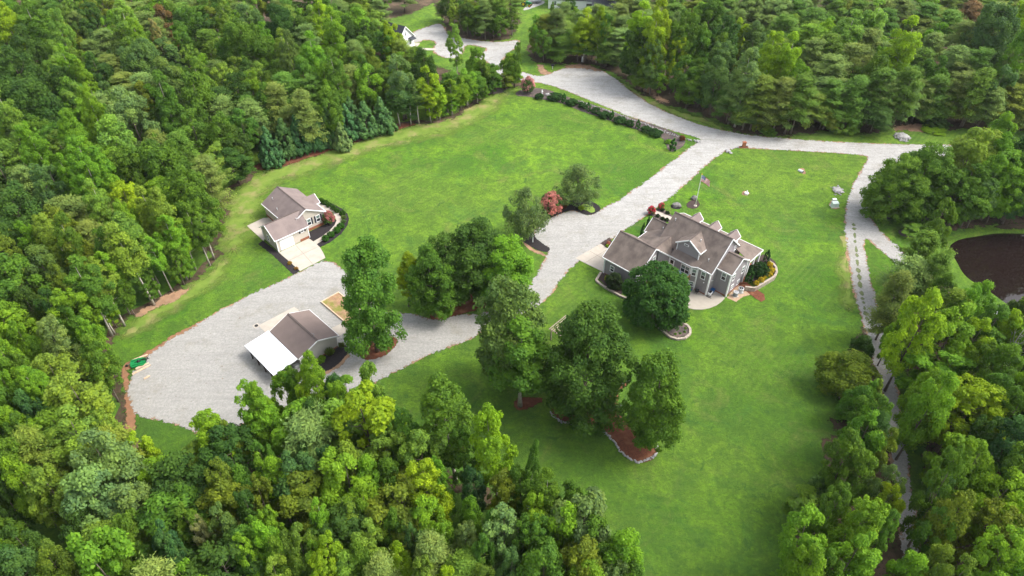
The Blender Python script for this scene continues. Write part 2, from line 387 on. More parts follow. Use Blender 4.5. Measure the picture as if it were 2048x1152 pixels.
# the ground base line of the woods (photo positions), used for the leaf litter and for planting
W_EDGE = [(1060, 179), (1022, 174), (985, 186), (960, 204), (915, 232), (860, 247), (800, 251), (740, 268), (690, 292), (620, 313), (560, 331), (518, 336), (500, 362), (470, 380), (455, 412), (438, 450), (434, 508), (415, 545), (372, 573), (330, 597), (284, 626), (240, 652), (222, 690), (243, 735), (250, 780), (256, 830), (262, 885), (330, 925), (450, 895), (520, 872), (600, 856), (700, 850), (780, 880), (850, 925), (930, 962), (1000, 1005), (1080, 1060), (1180, 1120), (1262, 1190)]
WOOD_W = W_EDGE + [(1262, 1500), (-900, 1500), (-2600, 900), (-3600, 200), (-3000, -260), (560, -260), (560, -140), (700, 20), (770, 60), (776, 98), (800, 116), (840, 124), (880, 136), (930, 148), (1000, 158), (1050, 168)]
WOOD_N = [(560, -260), (700, 20), (760, 42), (800, 34), (868, 6), (884, 40), (898, 66), (935, 79), (985, 82), (1020, 79), (1034, 56), (1040, 36), (1022, 10), (1010, -60), (1030, -260)]
WOOD_C = [(1056, 100), (1072, 122), (1100, 128), (1150, 126), (1196, 132), (1222, 146), (1252, 160), (1290, 190), (1332, 208), (1400, 226), (1440, 246), (1480, 267), (1556, 271), (1650, 262), (1740, 268), (1795, 254), (1850, 248), (1900, 258), (2048, 262), (3400, 300), (3600, -260), (1260, -260), (1216, 36), (1180, 56), (1120, 60), (1080, 70), (1058, 84)]
WOOD_D = [(1750, 648), (1715, 660), (1698, 715), (1686, 790), (1678, 850), (1655, 905), (1625, 1000), (1590, 1080), (1550, 1180), (1590, 1500), (1842, 1500), (1818, 1100), (1797, 960), (1777, 850), (1762, 760), (1756, 700)]
WOOD_E = [(1776, 608), (1790, 578), (1845, 552), (1905, 575), (1940, 615), (2010, 655), (2120, 700), (2400, 740), (4200, 800), (4200, 1500), (1905, 1500), (1900, 1160), (1885, 1060), (1872, 960), (1858, 880), (1836, 800), (1815, 720), (1796, 650)]
WOOD_P = [(1872, 420), (1885, 385), (1925, 350), (2010, 345), (2120, 375), (2500, 400), (2500, 450), (2110, 448), (2048, 450), (1990, 448), (1950, 456), (1905, 462), (1880, 450)]
for i, (nm, zz) in enumerate((('forest_floor', WOOD_W), ('forest_floor', WOOD_N), ('forest_floor', WOOD_C), ('forest_floor', WOOD_D), ('forest_floor', WOOD_E), ('forest_floor', WOOD_P))):
    sheet(nm, zz, .012 + .0001 * i, 'litter', fw=3.2, smooth=False, step=2.0, jit=2.2, seed=i)

# gravel: the whole run of drives and the yard
ROAD = [(1066, 150), (1080, 154), (1098, 150), (1118, 140), (1148, 133), (1172, 132), (1200, 140), (1230, 158), (1262, 186), (1305, 213), (1350, 233), (1400, 251), (1470, 268), (1560, 278), (1650, 284), (1760, 289), (1870, 291), (2060, 292), (2300, 296), (2300, 318), (2060, 313), (1890, 311), (1812, 312), (1785, 325), (1752, 362), (1733, 390), (1728, 412), (1738, 438), (1765, 470), (1794, 496), (1830, 528), (1868, 560), (1850, 575), (1812, 542), (1775, 510), (1736, 474), (1725, 474), (1727, 515), (1741, 572), (1756, 632), (1772, 700), (1788, 760), (1800, 830), (1809, 900), (1815, 960), (1828, 1050), (1845, 1160), (1870, 1300), (1845, 1300), (1820, 1160), (1806, 1080), (1798, 1010), (1792, 950), (1786, 890), (1777, 825), (1762, 758), (1743, 695), (1724, 630), (1710, 575), (1699, 520), (1692, 450), (1695, 410), (1707, 375), (1726, 340), (1740, 315), (1730, 309), (1650, 303), (1560, 299), (1490, 294), (1462, 296), (1440, 305), (1415, 325), (1372, 365), (1330, 400), (1298, 424), (1262, 449), (1232, 470), (1200, 490), (1155, 518), (1128, 547), (1104, 577), (1084, 604), (1050, 625), (1010, 642), (975, 657), (940, 676), (900, 692), (852, 708), (800, 737), (765, 752), (720, 780), (660, 795), (600, 800), (520, 832), (450, 860), (400, 862), (362, 848), (322, 836), (288, 830), (270, 822), (262, 790), (258, 765), (278, 734), (320, 694), (382, 660), (440, 623), (500, 592), (560, 566), (600, 547), (650, 519), (678, 536), (700, 556), (722, 590), (760, 622), (800, 628), (832, 630), (858, 642), (905, 634), (960, 628), (1005, 618), (1042, 597), (1068, 565), (1088, 530), (1102, 500), (1090, 490), (1074, 482), (1068, 468), (1082, 450), (1108, 434), (1136, 424), (1154, 424), (1166, 431), (1182, 432), (1206, 420), (1245, 399), (1300, 360), (1348, 322), (1385, 294), (1406, 280), (1390, 272), (1350, 262), (1300, 246), (1232, 221), (1172, 196), (1120, 176), (1090, 166), (1064, 164)]
sheet('gravel_edge_dirt', ROAD, .020, 'strawdirt', fw=1.0, grow=.30, step=.6, jit=.55)
sheet('gravel_drive', ROAD, .030, 'gravel', fw=1.0, grow=.22, step=.6, jit=.4, seed=3)
# far gravel drives between the woods
FAR = [(822, 66), (846, 57), (881, 45), (890, 60), (896, 72), (935, 78), (975, 84), (1008, 84), (1040, 80), (1034, 90), (1024, 100), (1010, 112), (1000, 124), (1010, 134), (1040, 143), (1072, 152), (1070, 163), (1030, 160), (996, 152), (985, 135), (975, 122), (960, 118), (945, 120), (940, 112), (968, 106), (977, 97), (960, 92), (930, 88), (925, 104), (915, 116), (890, 116), (873, 108), (866, 100), (874, 90), (872, 82), (852, 78), (838, 84), (824, 84)]
sheet('gravel_edge_dirt', FAR, .022, 'strawdirt', fw=1.4, grow=.3, step=1.0, jit=.5)
sheet('gravel_drive', FAR, .034, 'gravel', fw=1.0, step=1.0, jit=.3, seed=5)
sheet('gravel_drive', [(1048, 22), (1070, 14), (1088, 8), (1090, 2), (1076, 3), (1056, 12), (1046, 18)], .034, 'gravel', fw=1.0, step=1.)
# bare, straw and clay marks
sheet('bare_dirt', [(1072, 128), (1088, 130), (1092, 142), (1106, 144), (1098, 149), (1082, 150), (1078, 140)], .016, 'strawdirt', fw=1.6, jit=.6)
sheet('bare_dirt', [(1130, 131), (1155, 127), (1185, 131), (1205, 143), (1190, 141), (1160, 136), (1135, 137)], .036, 'strawdirt', fw=2.2, jit=.8)
sheet('bare_dirt', [(1262, 152), (1290, 166), (1318, 190), (1340, 204), (1330, 208), (1300, 192), (1270, 165)], .0145, 'strawdirt', fw=2.6, jit=1.2)
sheet('bare_dirt', [(1770, 258), (1830, 246), (1880, 250), (1872, 264), (1800, 262)], .016, 'strawdirt', fw=3, jit=1.2)
sheet('clay_track', [(243, 735), (256, 742), (262, 770), (270, 800), (274, 830), (268, 862), (258, 880), (250, 850), (252, 810), (246, 770)], .018, 'clay', fw=1.0, jit=.5)
sheet('clay_track', [(252, 745), (262, 735), (300, 712), (345, 684), (390, 655), (420, 640), (440, 626), (420, 632), (380, 652), (330, 682), (280, 712), (246, 732)], .018, 'clay', fw=1.1, jit=.5)
sheet('bare_dirt', [(262, 640), (300, 624), (345, 602), (380, 582), (376, 574), (330, 590), (280, 620)], .0165, 'strawdirt', fw=1.6, jit=1.0)
sheet('pine_straw_strip', [(505, 330), (560, 322), (620, 302), (690, 282), (750, 262), (800, 246), (840, 248), (800, 258), (745, 272), (700, 288), (640, 308), (570, 333), (515, 342)], .0155, 'redm', fw=1.4, jit=.8)
# darker seeps and coarse grass through the lawns
def ribbon(pts, wd): 
    q = [P(*p).xy for p in pts]; l, r = [], []
    for i, p in enumerate(q):
        d = (q[min(i + 1, len(q) - 1)] - q[max(i - 1, 0)]).normalized(); nn = Vector((-d.y, d.x)) * wd / 2 * (0.35 if i in (0, len(q) - 1) else 1)
        l.append(p + nn); r.append(p - nn)
    return l + r[::-1]
for i, (pp, wd) in enumerate((([(1000, 186), (975, 205), (930, 232), (870, 256), (800, 268), (740, 284), (690, 304), (620, 324), (560, 345), (515, 365), (490, 395), (478, 440), (470, 500)], 7.5), ([(446, 520), (420, 560), (380, 588), (330, 612), (290, 640), (250, 672)], 3.5), ([(1225, 158), (1262, 178), (1300, 204), (1345, 222), (1400, 240), (1450, 258)], 3.0), ([(1690, 470), (1698, 560), (1702, 620)], 3.0))):
    sheet('dry_grass_margin', ribbon(pp, wd), .0040 + .0003 * i, 'margin', fw=min(5., wd * .8), jit=1.0, world=True, step=1.0, seed=i)
tr0 = random.Random(4); yy_ = 446.
while yy_ < 640:
    ln = tr0.uniform(5, 14); xx = lambda q: 1707 + (q - 446) * .10 + max(0, q - 560) * .09
    sheet('track_weeds', ribbon([(xx(yy_), yy_), (xx(yy_ + ln / 2) + tr0.uniform(-1, 1), yy_ + ln / 2), (xx(yy_ + ln), yy_ + ln)], tr0.uniform(.5, .9)), .0375 + .0004 * (int(yy_) % 7), 'track', fw=.45, jit=.25, world=True, step=.3, seed=int(yy_)); yy_ += ln + tr0.uniform(1, 6)
# ---------------------------------------------------------------- mulch beds
sheet('mulch_bed', [(1027, 464), (1036, 456), (1060, 462), (1068, 468), (1072, 478), (1090, 490), (1102, 498), (1094, 506), (1072, 500), (1048, 484), (1028, 474)], .042, 'black', fw=.35)
sheet('mulch_bed', [(1068, 466), (1078, 446), (1100, 436), (1130, 424), (1144, 420), (1156, 424), (1178, 433), (1206, 419), (1190, 405), (1165, 398), (1135, 402), (1110, 415), (1080, 425), (1060, 440), (1052, 455)], .0445, 'black', fw=.35)
sheet('mulch_bed', [(1076, 444), (1092, 436), (1118, 427), (1124, 418), (1110, 412), (1088, 422)], .048, 'brownm', fw=.8)
sheet('straw_edge', [(1046, 482), (1070, 500), (1092, 508), (1090, 513), (1064, 504), (1044, 487)], .026, 'strawdirt', fw=.7)
sheet('grass_patch', [(1159, 410), (1172, 408), (1188, 416), (1191, 424), (1182, 427), (1168, 419)], .050, 'pale', fw=.7)
sheet('mulch_bed', [(1029, 187), (1042, 179), (1068, 175), (1090, 178), (1112, 185), (1132, 193), (1180, 207), (1250, 232), (1310, 250), (1350, 265), (1372, 280), (1368, 291), (1356, 300), (1342, 305), (1334, 297), (1330, 282), (1322, 274), (1300, 268), (1260, 255), (1210, 238), (1160, 222), (1128, 208), (1105, 202), (1072, 197), (1056, 193), (1036, 193)], .042, 'greym', fw=.5)
sheet('mulch_bed', [(718, 708), (716, 695), (724, 684), (745, 676), (775, 672), (796, 676), (794, 690), (780, 705), (760, 716), (738, 721), (724, 718)], .042, 'redm', fw=.5)
sheet('mulch_bed', [(862, 640), (858, 628), (872, 615), (890, 600), (915, 590), (945, 585), (970, 580), (980, 598), (970, 618), (935, 625), (900, 634), (878, 640)], .042, 'redm', fw=.6)
OAKBED = [(1098, 826), (1112, 838), (1140, 846), (1172, 852), (1200, 858), (1218, 868), (1228, 885), (1240, 903), (1252, 914), (1268, 922), (1290, 926), (1308, 918), (1315, 904), (1312, 888), (1300, 880), (1282, 878), (1268, 862), (1256, 845), (1240, 825), (1234, 805), (1240, 780), (1262, 764), (1248, 762), (1232, 775), (1215, 800), (1190, 810), (1150, 800), (1110, 812)]
sheet('mulch_bed', OAKBED, .042, 'redm', fw=.4)
sheet('mulch_bed', [(1026, 812), (1030, 800), (1044, 794), (1062, 796), (1082, 794), (1086, 802), (1070, 812), (1050, 820), (1034, 820)], .042, 'redm', fw=.7)
sheet('mulch_bed', [(640, 690), (668, 683), (690, 688), (700, 700), (684, 722), (662, 740), (642, 745), (620, 735)], .042, 'black', fw=.4)
sheet('straw_edge', [(690, 700), (700, 712), (680, 735), (655, 750), (640, 748), (664, 735), (680, 718)], .040, 'strawdirt', fw=.9)
sheet('mulch_bed', [(1340, 412), (1348, 407), (1358, 408), (1364, 414), (1358, 419), (1345, 418)], .042, 'black', fw=.3)
sheet('mulch_bed', [(1372, 412), (1376, 404), (1388, 398), (1398, 402), (1400, 412), (1392, 418), (1378, 417)], .042, 'brownm', fw=.4)
sheet('mulch_bed', [(1750, 428), (1765, 420), (1782, 428), (1784, 436), (1770, 440), (1756, 436)], .042, 'greym', fw=.8)
sheet('mulch_bed', [(1793, 420), (1820, 412), (1852, 420), (1856, 440), (1848, 448), (1825, 440), (1800, 430)], .042, 'greym', fw=1.)
sheet('mulch_bed', [(1796, 460), (1815, 457), (1832, 466), (1828, 475), (1808, 474), (1797, 468)], .042, 'greym', fw=.5)
sheet('mulch_bed', [(1012, 184), (1000, 176), (985, 183), (978, 190)], .042, 'greym', fw=1.2)
# pond bank
sheet('pond_bank', [(1990, 448), (2060, 446), (2200, 446), (2200, 458), (2060, 459), (1990, 458)], .0155, 'litter', fw=1.5)
# ================================================================ BUILDINGS
def window(root, c, r, n, w, h, name='window', mullion=1, rail=True, shutters=False, Lf=None):
    """c: centre on the wall face; r: along the wall; n: outward. frame > two panes"""
    c, r, n = Vector(c), Vector(r).normalized(), Vector(n).normalized(); t = .11
    f = MB(); o = c + n * .03
    f.obox(o + Vector((0, 0, h / 2 - t / 2)), r, n, w, t, .1); f.obox(o - Vector((0, 0, h / 2 - t / 2)), r, n, w + .06, t, .12)
    for s in (-1, 1): f.obox(o + r * s * (w / 2 - t / 2), r, n, t, h - 2 * t, .1)
    if rail: f.obox(o, r, n, w - 2 * t, .06, .09)
    for k in range(1, mullion): f.obox(o + r * (k / mullion - .5) * (w - t), r, n, .09, h - 2 * t, .094)
    fr = f.build(name, 'white', root)
    for z, m in ((h / 4 - .03, 'glass2'), (-h / 4 + .03, 'glass')):
        p = MB().obox(c + n * .02 + Vector((0, 0, z)), r, n, w - 2 * t, h / 2 - t - .02, .04).build('pane', m, fr)
    if shutters:
        for s in (-1, 1): MB().obox(c + n * .03 + r * s * (w / 2 + .22), r, n, .34, h, .06).build('shutter', 'shutter', root)
    return fr
def roof(root, mat, slabs, t=.16, name='roof'):
    m = MB()
    for p in slabs: m.slab(p, t)
    return m.build(name, mat, root)
def trim_bars(root, segs, w=.10, h=.22):
    for a, b in segs: MB().bar(a, b, w, h).build('trim', 'white', root)
def pipes(root, pts, h=.45):
    for p in pts: MB().lathe([(.07, -.25), (.07, h), (.11, h + .01), (.11, h + .06), (.02, h + .07)], p, 8).build('vent_pipe', 'galv', root)

# ---- main grey house -------------------------------------------------------
HO = P(1150 + 835 / 3.2, 340 + 803 / 3.2)
H = empty('grey_house', HO, math.radians(-44), 'large grey two-storey house with brown roofs, dormers and wooden rear deck', 'house')
def L(a, b, z=0.): return Vector((a, -b, z))
U, V = Vector((1, 0, 0)), Vector((0, -1, 0))
def prof(a0, a1, pr): return [L(a0, b, z) for b, z in pr], [L(a1, b, z) for b, z in pr]
w1 = MB(); w1.prism(*prof(-2.55, 0, [(0, 0), (0, 5.2), (-5.35, 10.1), (-10.7, 5.2), (-10.7, 0)])); w1.prism(*prof(-11.9, -2.552, [(-.9, 0), (-.9, 6.02), (-5.35, 10.1), (-10.7, 5.2), (-10.7, 0)])); w1.build('wall', 'grey', H)
bp = lambda a, b: L(a, b, 6.13 - (b + .9) * .62 - .16)
fp = [(-8.4, -.88), (-8.4, .4), (-3.7, .4), (-2.56, .0), (-2.56, -.88)]
MB().prism([L(a, b) for a, b in fp], [bp(a, b) for a, b in fp]).build('bay_wall', 'grey', H)
MB().prism(*prof(-17.6, -10.05, [(8.1, 0), (8.1, 4.0), (3.55, 7.38), (-1.0, 4.0), (-1.0, 0)])).build('garage_wall', 'grey', H)
fp = [(-9.75, 2.4), (-8.42, .6), (-8.42, -.9), (-10.04, -.9), (-10.04, 2.4)]
MB().prism([L(a, b) for a, b in fp], [L(a, b, 7.3 - 1.08 * max(0, a + 10.3) - .18) for a, b in fp]).build('link_wall', 'grey', H)
w2 = MB(); w2.prism(*prof(-16.7, -11.92, [(-3.62, 0), (-3.62, 4.3), (-5.95, 6.15), (-8.2, 4.3), (-8.2, 0)]))
w2.prism([L(-16.2, -.95), L(-10.1, -.95), L(-10.1, -3.58), L(-16.2, -3.58)], [L(-16.2, -.95, 4.35), L(-10.1, -.95, 7.1), L(-10.1, -3.58, 7.1), L(-16.2, -3.58, 4.35)]); w2.build('front_wing_wall', 'grey', H)
MB().prism(*prof(.01, 2.85, [(-2.3, 0), (-2.3, 5.15), (-5.35, 7.12), (-8.1, 5.3), (-8.1, 0)])).build('side_wing_wall', 'grey', H)
roof(H, 'roof1', [[L(-12.15, -.7, 6.003), L(-2.6, -.7, 6.003), L(-2.6, .1, 5.264), L(.25, .1, 5.264), L(.25, -5.35, 10.3), L(-12.15, -5.35, 10.3)],
                  [L(-12.15, -10.8, 5.264), L(.25, -10.8, 5.264), L(.25, -5.36, 10.3), L(-12.15, -5.36, 10.3)]])
bq = lambda a, b: L(a, b, 6.13 - (b + .9) * .62 + .02)
roof(H, 'roof1', [[bq(-8.4, -.95), bq(-8.4, .62), bq(-3.62, .62), bq(-2.45, .14), bq(-2.45, -.95)]], .14, 'bay_roof')
roof(H, 'roof1', [[L(-18.0, 8.4, 4.0), L(-9.8, 8.4, 4.0), L(-9.8, 3.55, 7.6), L(-18.0, 3.55, 7.6)], [L(-18.0, -1.3, 4.0), L(-9.8, -1.3, 4.0), L(-9.8, 3.54, 7.6), L(-18.0, 3.54, 7.6)]], name='garage_roof')
roof(H, 'roof1', [[L(-10.3, 3.2, 7.3), L(-16.4, -.6, 4.5), L(-16.4, -3.75, 4.5), L(-12.0, -5.6, 6.52), L(-10.3, -5.3, 7.3)],
                  [L(-10.29, 3.2, 7.3), L(-9.75, 2.55, 6.72), L(-8.35, .65, 5.21), L(-8.35, .0, 5.21), L(-10.29, -2.5, 7.3)]], .14, 'link_roof')
roof(H, 'roof1', [[L(-16.95, -3.45, 4.4), L(-12.0, -3.45, 4.4), L(-12.0, -5.95, 6.42), L(-16.95, -5.95, 6.42)], [L(-16.95, -8.4, 4.4), L(-12.0, -8.4, 4.4), L(-12.0, -5.96, 6.42), L(-16.95, -5.96, 6.42)]], .15, 'front_wing_roof')
roof(H, 'roof1', [[L(.02, -2.15, 5.3), L(3.05, -2.15, 5.3), L(3.05, -5.35, 7.33), L(.02, -5.35, 7.33)], [L(.02, -8.35, 5.4), L(3.05, -8.35, 5.4), L(3.05, -5.36, 7.33), L(.02, -5.36, 7.33)]], .15, 'side_wing_roof')
roof(H, 'roof1', [[L(-14.4, -13.4, 4.9), L(3.15, -13.4, 4.9), L(.1, -10.3, 6.32), L(.1, -8.95, 6.95), L(-12.1, -8.95, 6.95), L(-14.4, -11.3, 5.86)],
                  [L(3.15, -13.38, 4.9), L(3.15, -8.36, 4.9), L(.01, -8.36, 6.34), L(.01, -10.25, 6.34)]], .14, 'porch_roof')
# rear dormer
D = MB().prism([L(a, -.85, z) for a, z in ((-8.0, 5.5), (-8.0, 7.72), (-5.7, 9.3), (-3.4, 7.72), (-3.4, 5.5))], [L(a, -4.4, z) for a, z in ((-8.0, 5.5), (-8.0, 7.72), (-5.7, 9.3), (-3.4, 7.72), (-3.4, 5.5))]).build('rear_dormer', 'grey', H)
roof(D, 'roof1', [[L(-5.7, -.6, 9.5), L(-5.7, -4.6, 9.5), L(-8.35, -2.55, 7.72), L(-8.35, -.6, 7.72)], [L(-5.69, -.6, 9.5), L(-5.69, -4.6, 9.5), L(-3.05, -2.55, 7.72), L(-3.05, -.6, 7.72)]], .14, 'dormer_roof')
MB().bar(L(-5.7, -.58, 9.5), L(-5.7, -4.5, 9.5), .2, .07).build('ridge_cap', 'ridge', D)
trim_bars(D, [(L(-5.72, -.58, 9.4), L(-8.35, -.58, 7.64)), (L(-5.68, -.58, 9.4), L(-3.05, -.58, 7.64)), (L(-3.03, -.58, 7.62), L(-3.03, -2.5, 7.62)), (L(-8.0, -.82, 7.6), L(-8.0, -.82, 6.1)), (L(-3.4, -.82, 7.6), L(-3.4, -.82, 6.1))], .12, .2)
vf = MB().obox(L(-6.2, -.8, 8.0), U, V, .95, .42, .08).build('louver_vent', 'white', D); MB().obox(L(-6.2, -.77, 8.0), U, V, .7, .2, .06).build('louver', 'shutter', vf)
# front dormers
for ac in (-9.85, -5.8, -1.75):
    d = MB().prism([L(ac + a, -10.5, z) for a, z in ((-.85, 5.2), (-.85, 7.5), (0, 8.42), (.85, 7.5), (.85, 5.2))], [L(ac + a, -7.6, z) for a, z in ((-.85, 5.2), (-.85, 7.5), (0, 8.42), (.85, 7.5), (.85, 5.2))]).build('front_dormer', 'wsiding', H)
    roof(d, 'roof2', [[L(ac, -10.8, 8.62), L(ac, -7.1, 8.62), L(ac + s * 1.08, -8.4, 7.47), L(ac + s * 1.08, -10.8, 7.47)] for s in (-1, 1)], .12, 'dormer_roof')
    trim_bars(d, [(L(ac, -10.8, 8.54), L(ac + s * 1.08, -10.8, 7.4)) for s in (-1, 1)] + [(L(ac + 1.1, -10.8, 7.38), L(ac + 1.1, -8.5, 7.38))], .1, .16)
    window(d, L(ac, -10.5, 6.9), U, -V, .8, 1.1)
# ridge caps and trim
m = MB()
for a, b in ((L(-12.15, -5.355, 10.3), L(.25, -5.355, 10.3)), (L(-18, 3.545, 7.6), L(-9.8, 3.545, 7.6)), (L(-10.3, 3.1, 7.3), L(-10.3, -2.3, 7.3)), (L(-16.95, -5.955, 6.42), L(-12.1, -5.955, 6.42)), (L(.05, -5.355, 7.33), L(3.05, -5.355, 7.33))): m.bar(a, b, .26, .08)
m.build('ridge_cap', 'ridge', H)
trim_bars(H, [(L(-2.6, .14, 5.17), L(.27, .14, 5.17)), (L(.28, .12, 5.17), L(.28, -5.35, 10.2)), (L(.28, -5.35, 10.2), L(.28, -9.05, 6.78)), (L(-18, 8.44, 3.9), L(-9.8, 8.44, 3.9)),
    (L(-9.76, 8.42, 3.9), L(-9.76, 3.55, 7.5)), (L(-9.76, 3.55, 7.5), L(-9.76, 2.4, 6.65)), (L(-9.72, 2.5, 6.62), L(-8.33, .68, 5.1)), (L(-18.04, 8.4, 3.9), L(-18.04, 3.55, 7.5)), (L(-8.4, .66, 5.1), L(-3.62, .66, 5.1)), (L(-3.62, .66, 5.1), L(-2.4, .2, 5.33)),
    (L(.05, -2.1, 5.2), L(3.07, -2.1, 5.2)), (L(3.09, -2.1, 5.2), L(3.09, -5.35, 7.23)), (L(3.09, -5.35, 7.23), L(3.09, -8.36, 5.3)), (L(3.2, -13.4, 4.8), L(3.2, -8.5, 4.8)), (L(-14.4, -13.45, 4.8), L(3.2, -13.45, 4.8)), (L(-14.45, -13.4, 4.8), L(-14.45, -11.3, 5.76)),
    (L(-16.98, -3.4, 4.3), L(-16.98, -5.95, 6.3)), (L(-16.44, -3.7, 4.4), L(-16.44, -.6, 4.4)), (L(-16.95, -3.4, 4.3), L(-16.4, -3.4, 4.3)), (L(-12.18, -10.8, 5.2), L(-12.18, -5.35, 10.2))])
for a, b, z in ((0, 0, 5.1), (2.85, -2.3, 5.1), (2.85, -8.1, 5.2), (-17.6, 8.1, 3.9), (-10.05, 8.1, 3.9), (-3.7, .4, 5.0), (-2.56, 0, 5.1), (-8.4, .45, 5.0)): MB().box(a - .12, a + .12, -b - .12, -b + .12, 0, z).build('corner_board', 'white', H)
MB().box(-17.64, -10.01, -8.14, 1.04, 0, .3).build('foundation', 'brick', H); MB().box(-2.5, .04, -.04, 10.74, 0, .28).build('foundation', 'brick', H); MB().box(.1, 2.89, 2.26, 8.14, 0, .28).build('foundation', 'brick', H)
R45 = Vector((1.14, .4, 0)); N45 = Vector((.4, -1.14, 0))
window(H, L(-15.75, 8.1, 2.2), U, V, .95, 1.35); window(H, L(-10.05, 3.3, 4.9), V, U, .9, 1.35)
window(H, L(-4.9, .4, 3.75), U, V, 1.9, 1.75, mullion=2)
cA = (L(-3.7, .4, 0) + L(-2.56, 0, 0)) / 2; window(H, cA + Vector((0, 0, 3.85)), R45, N45, .9, 1.6); window(H, cA + Vector((0, 0, 1.15)), R45, N45, .8, 1.15)
window(H, L(-1.35, 0, 4.05), U, V, .95, 1.7); window(H, L(1.55, -2.3, 4.1), U, V, .95, 1.7)
for b, z, hh in ((-3.55, 3.95, 1.6), (-7.0, 3.7, 1.6), (-3.95, 1.35, 1.15), (-6.2, 1.15, 1.15)): window(H, L(2.85, b, z), V, U, .9, hh)
window(H, L(0, -7.75, 6.85), V, U, .7, 1.0)
dr = MB().obox(L(-7.8, .44, 3.42), U, V, 1.0, 2.05, .08).build('door', 'white', H); MB().obox(L(-7.8, .49, 3.95), U, V, .66, .8, .03).build('pane', 'glass', dr); MB().obox(L(-7.8, .49, 2.95), U, V, .66, .7, .03).build('pane', 'glass2', dr)
for y in (6.1, 1.9):
    gd = MB(); 
    for k in range(4): gd.box(-17.66, -17.60, -y - 1.3, -y + 1.3, .05 + k * .56, .58 + k * .56)
    gd.build('garage_door', 'white', H)
# deck
dk = MB()
for k in range(17): dk.box(-10.0, -3.5, -.44 - (k + 1) * .15 + .01, -.44 - k * .15, 2.36, 2.42)
dk.box(-10.0, -3.5, -3.0, -.45, 2.16, 2.35)
dk = dk.build('deck', 'wood', H)
rl = MB()
for a in (-9.9, -8.3, -6.7, -5.1, -3.56): rl.box(a - .06, a + .06, -3.02, -2.9, 0, 3.35)
rl.box(-9.95, -3.5, -3.04, -2.9, 3.32, 3.38); rl.box(-9.95, -3.5, -3.0, -2.94, 2.5, 2.56); rl.box(-3.62, -3.48, -2.9, -.48, 3.32, 3.38); rl.box(-3.59, -3.52, -2.9, -.48, 2.5, 2.56)
for k in range(60): rl.box(-9.85 + k * .106, -9.81 + k * .106, -2.99, -2.95, 2.5, 3.32)
for k in range(22): rl.box(-3.58, -3.54, -2.85 + k * .11, -2.81 + k * .11, 2.5, 3.32)
rl.box(-10, -3.47, -3.06, -3.03, 2.1, 2.42); rl.box(-3.5, -3.46, -3.0, -.45, 2.1, 2.42)
rl.build('railing', 'wood', dk)
# porch
pf = MB(); pf.box(.02, 3.0, 8.15, 13.2, 0, 1.0); pf.box(-12, .01, 10.75, 13.2, 0, 1.0); pf.build('porch_floor', 'brick', H)
for a, b in ((2.9, -13.1), (2.9, -10.9), (2.9, -8.9), (-1.5, -13.1), (-5, -13.1), (-8.5, -13.1), (-11.8, -13.1)): MB().box(a - .14, a + .14, -b - .14, -b + .14, 1.0, 4.75).build('column', 'white', H)
pipes(H, [L(-11.2, -4.3, 9.3), L(-1.6, -1.3, 6.5), L(-4.5, -2.6, 8.7), L(-13.8, -4.9, 5.6)])
MB().lathe([(.02, -.02), (.12, 0), (.12, .08), (.02, .1)], L(-.9, .08, 2.6), 8).build('wall_light', 'white', H)
ds = MB(); ds.bar(L(.06, -.9, 3.0), L(.06, -1.6, 2.7), .08); ds.build('downspout', 'white', H)
# ---- small tan house ---------------------------------------------------------
SO = P(460 + 513 / 5.24, 340 + 858 / 5.24)
S = empty('tan_house', SO, math.radians(43), 'small single-storey tan house with attached garage and dark shutters', 'house')
def K(a, b, z=0.): return Vector((a, b, z))
X, Y = Vector((1, 0, 0)), Vector((0, 1, 0))
MB().prism([K(0, b, z) for b, z in ((0, 0), (0, 2.92), (3, 4.85), (5.9, 3.0), (5.9, 0))], [K(7.0, b, z) for b, z in ((0, 0), (0, 2.92), (3, 4.85), (5.9, 3.0), (5.9, 0))]).build('garage_wall', 'tan', S)
MB().prism([K(a, 2.1, z) for a, z in ((4.3, 0), (4.3, 3.05), (8.25, 5.25), (12.1, 3.05), (12.1, 0))], [K(a, 13.2, z) for a, z in ((4.3, 0), (4.3, 3.05), (8.25, 5.25), (12.1, 3.05), (12.1, 0))]).build('wall', 'tan', S)
roof(S, 'roof2', [[K(4.0, 1.8, 3.08), K(4.0, 13.5, 3.08), K(8.25, 13.5, 5.5), K(8.25, 1.8, 5.5)], [K(12.45, 1.8, 3.08), K(12.45, 13.5, 3.08), K(8.26, 13.5, 5.5), K(8.26, 1.8, 5.5)]])
roof(S, 'roof2', [[K(-.35, -.28, 2.95), K(7.2, -.28, 2.95), K(7.62, 3.0, 5.1), K(-.35, 3.0, 5.1)], [K(-.35, 6.25, 3.0), K(3.95, 6.25, 3.0), K(7.6, 3.01, 5.1), K(-.35, 3.01, 5.1)]], .15, 'garage_roof')
roof(S, 'roof2', [[K(10.2, 7.4, 4.4), K(13.3, 7.4, 4.4), K(13.3, 5.5, 3.1), K(12.3, 5.5, 3.1)], [K(10.2, 7.41, 4.4), K(13.3, 7.41, 4.4), K(13.3, 9.3, 3.1), K(12.3, 9.3, 3.1)]], .14, 'porch_roof')
MB().prism([K(13.1, b, z) for b, z in ((5.7, 3.05), (7.4, 4.2), (9.1, 3.05))], [K(13.2, b, z) for b, z in ((5.7, 3.05), (7.4, 4.2), (9.1, 3.05))]).build('porch_gable', 'tan', S)
for b in (5.8, 9.0): MB().box(12.98, 13.16, b - .09, b + .09, .1, 3.0).build('column', 'white', S)
MB().bar(K(8.255, 1.8, 5.5), K(8.255, 13.5, 5.5), .22, .07).bar(K(-.35, 3.005, 5.1), K(7.5, 3.005, 5.1), .2, .07).build('ridge_cap', 'ridge', S)
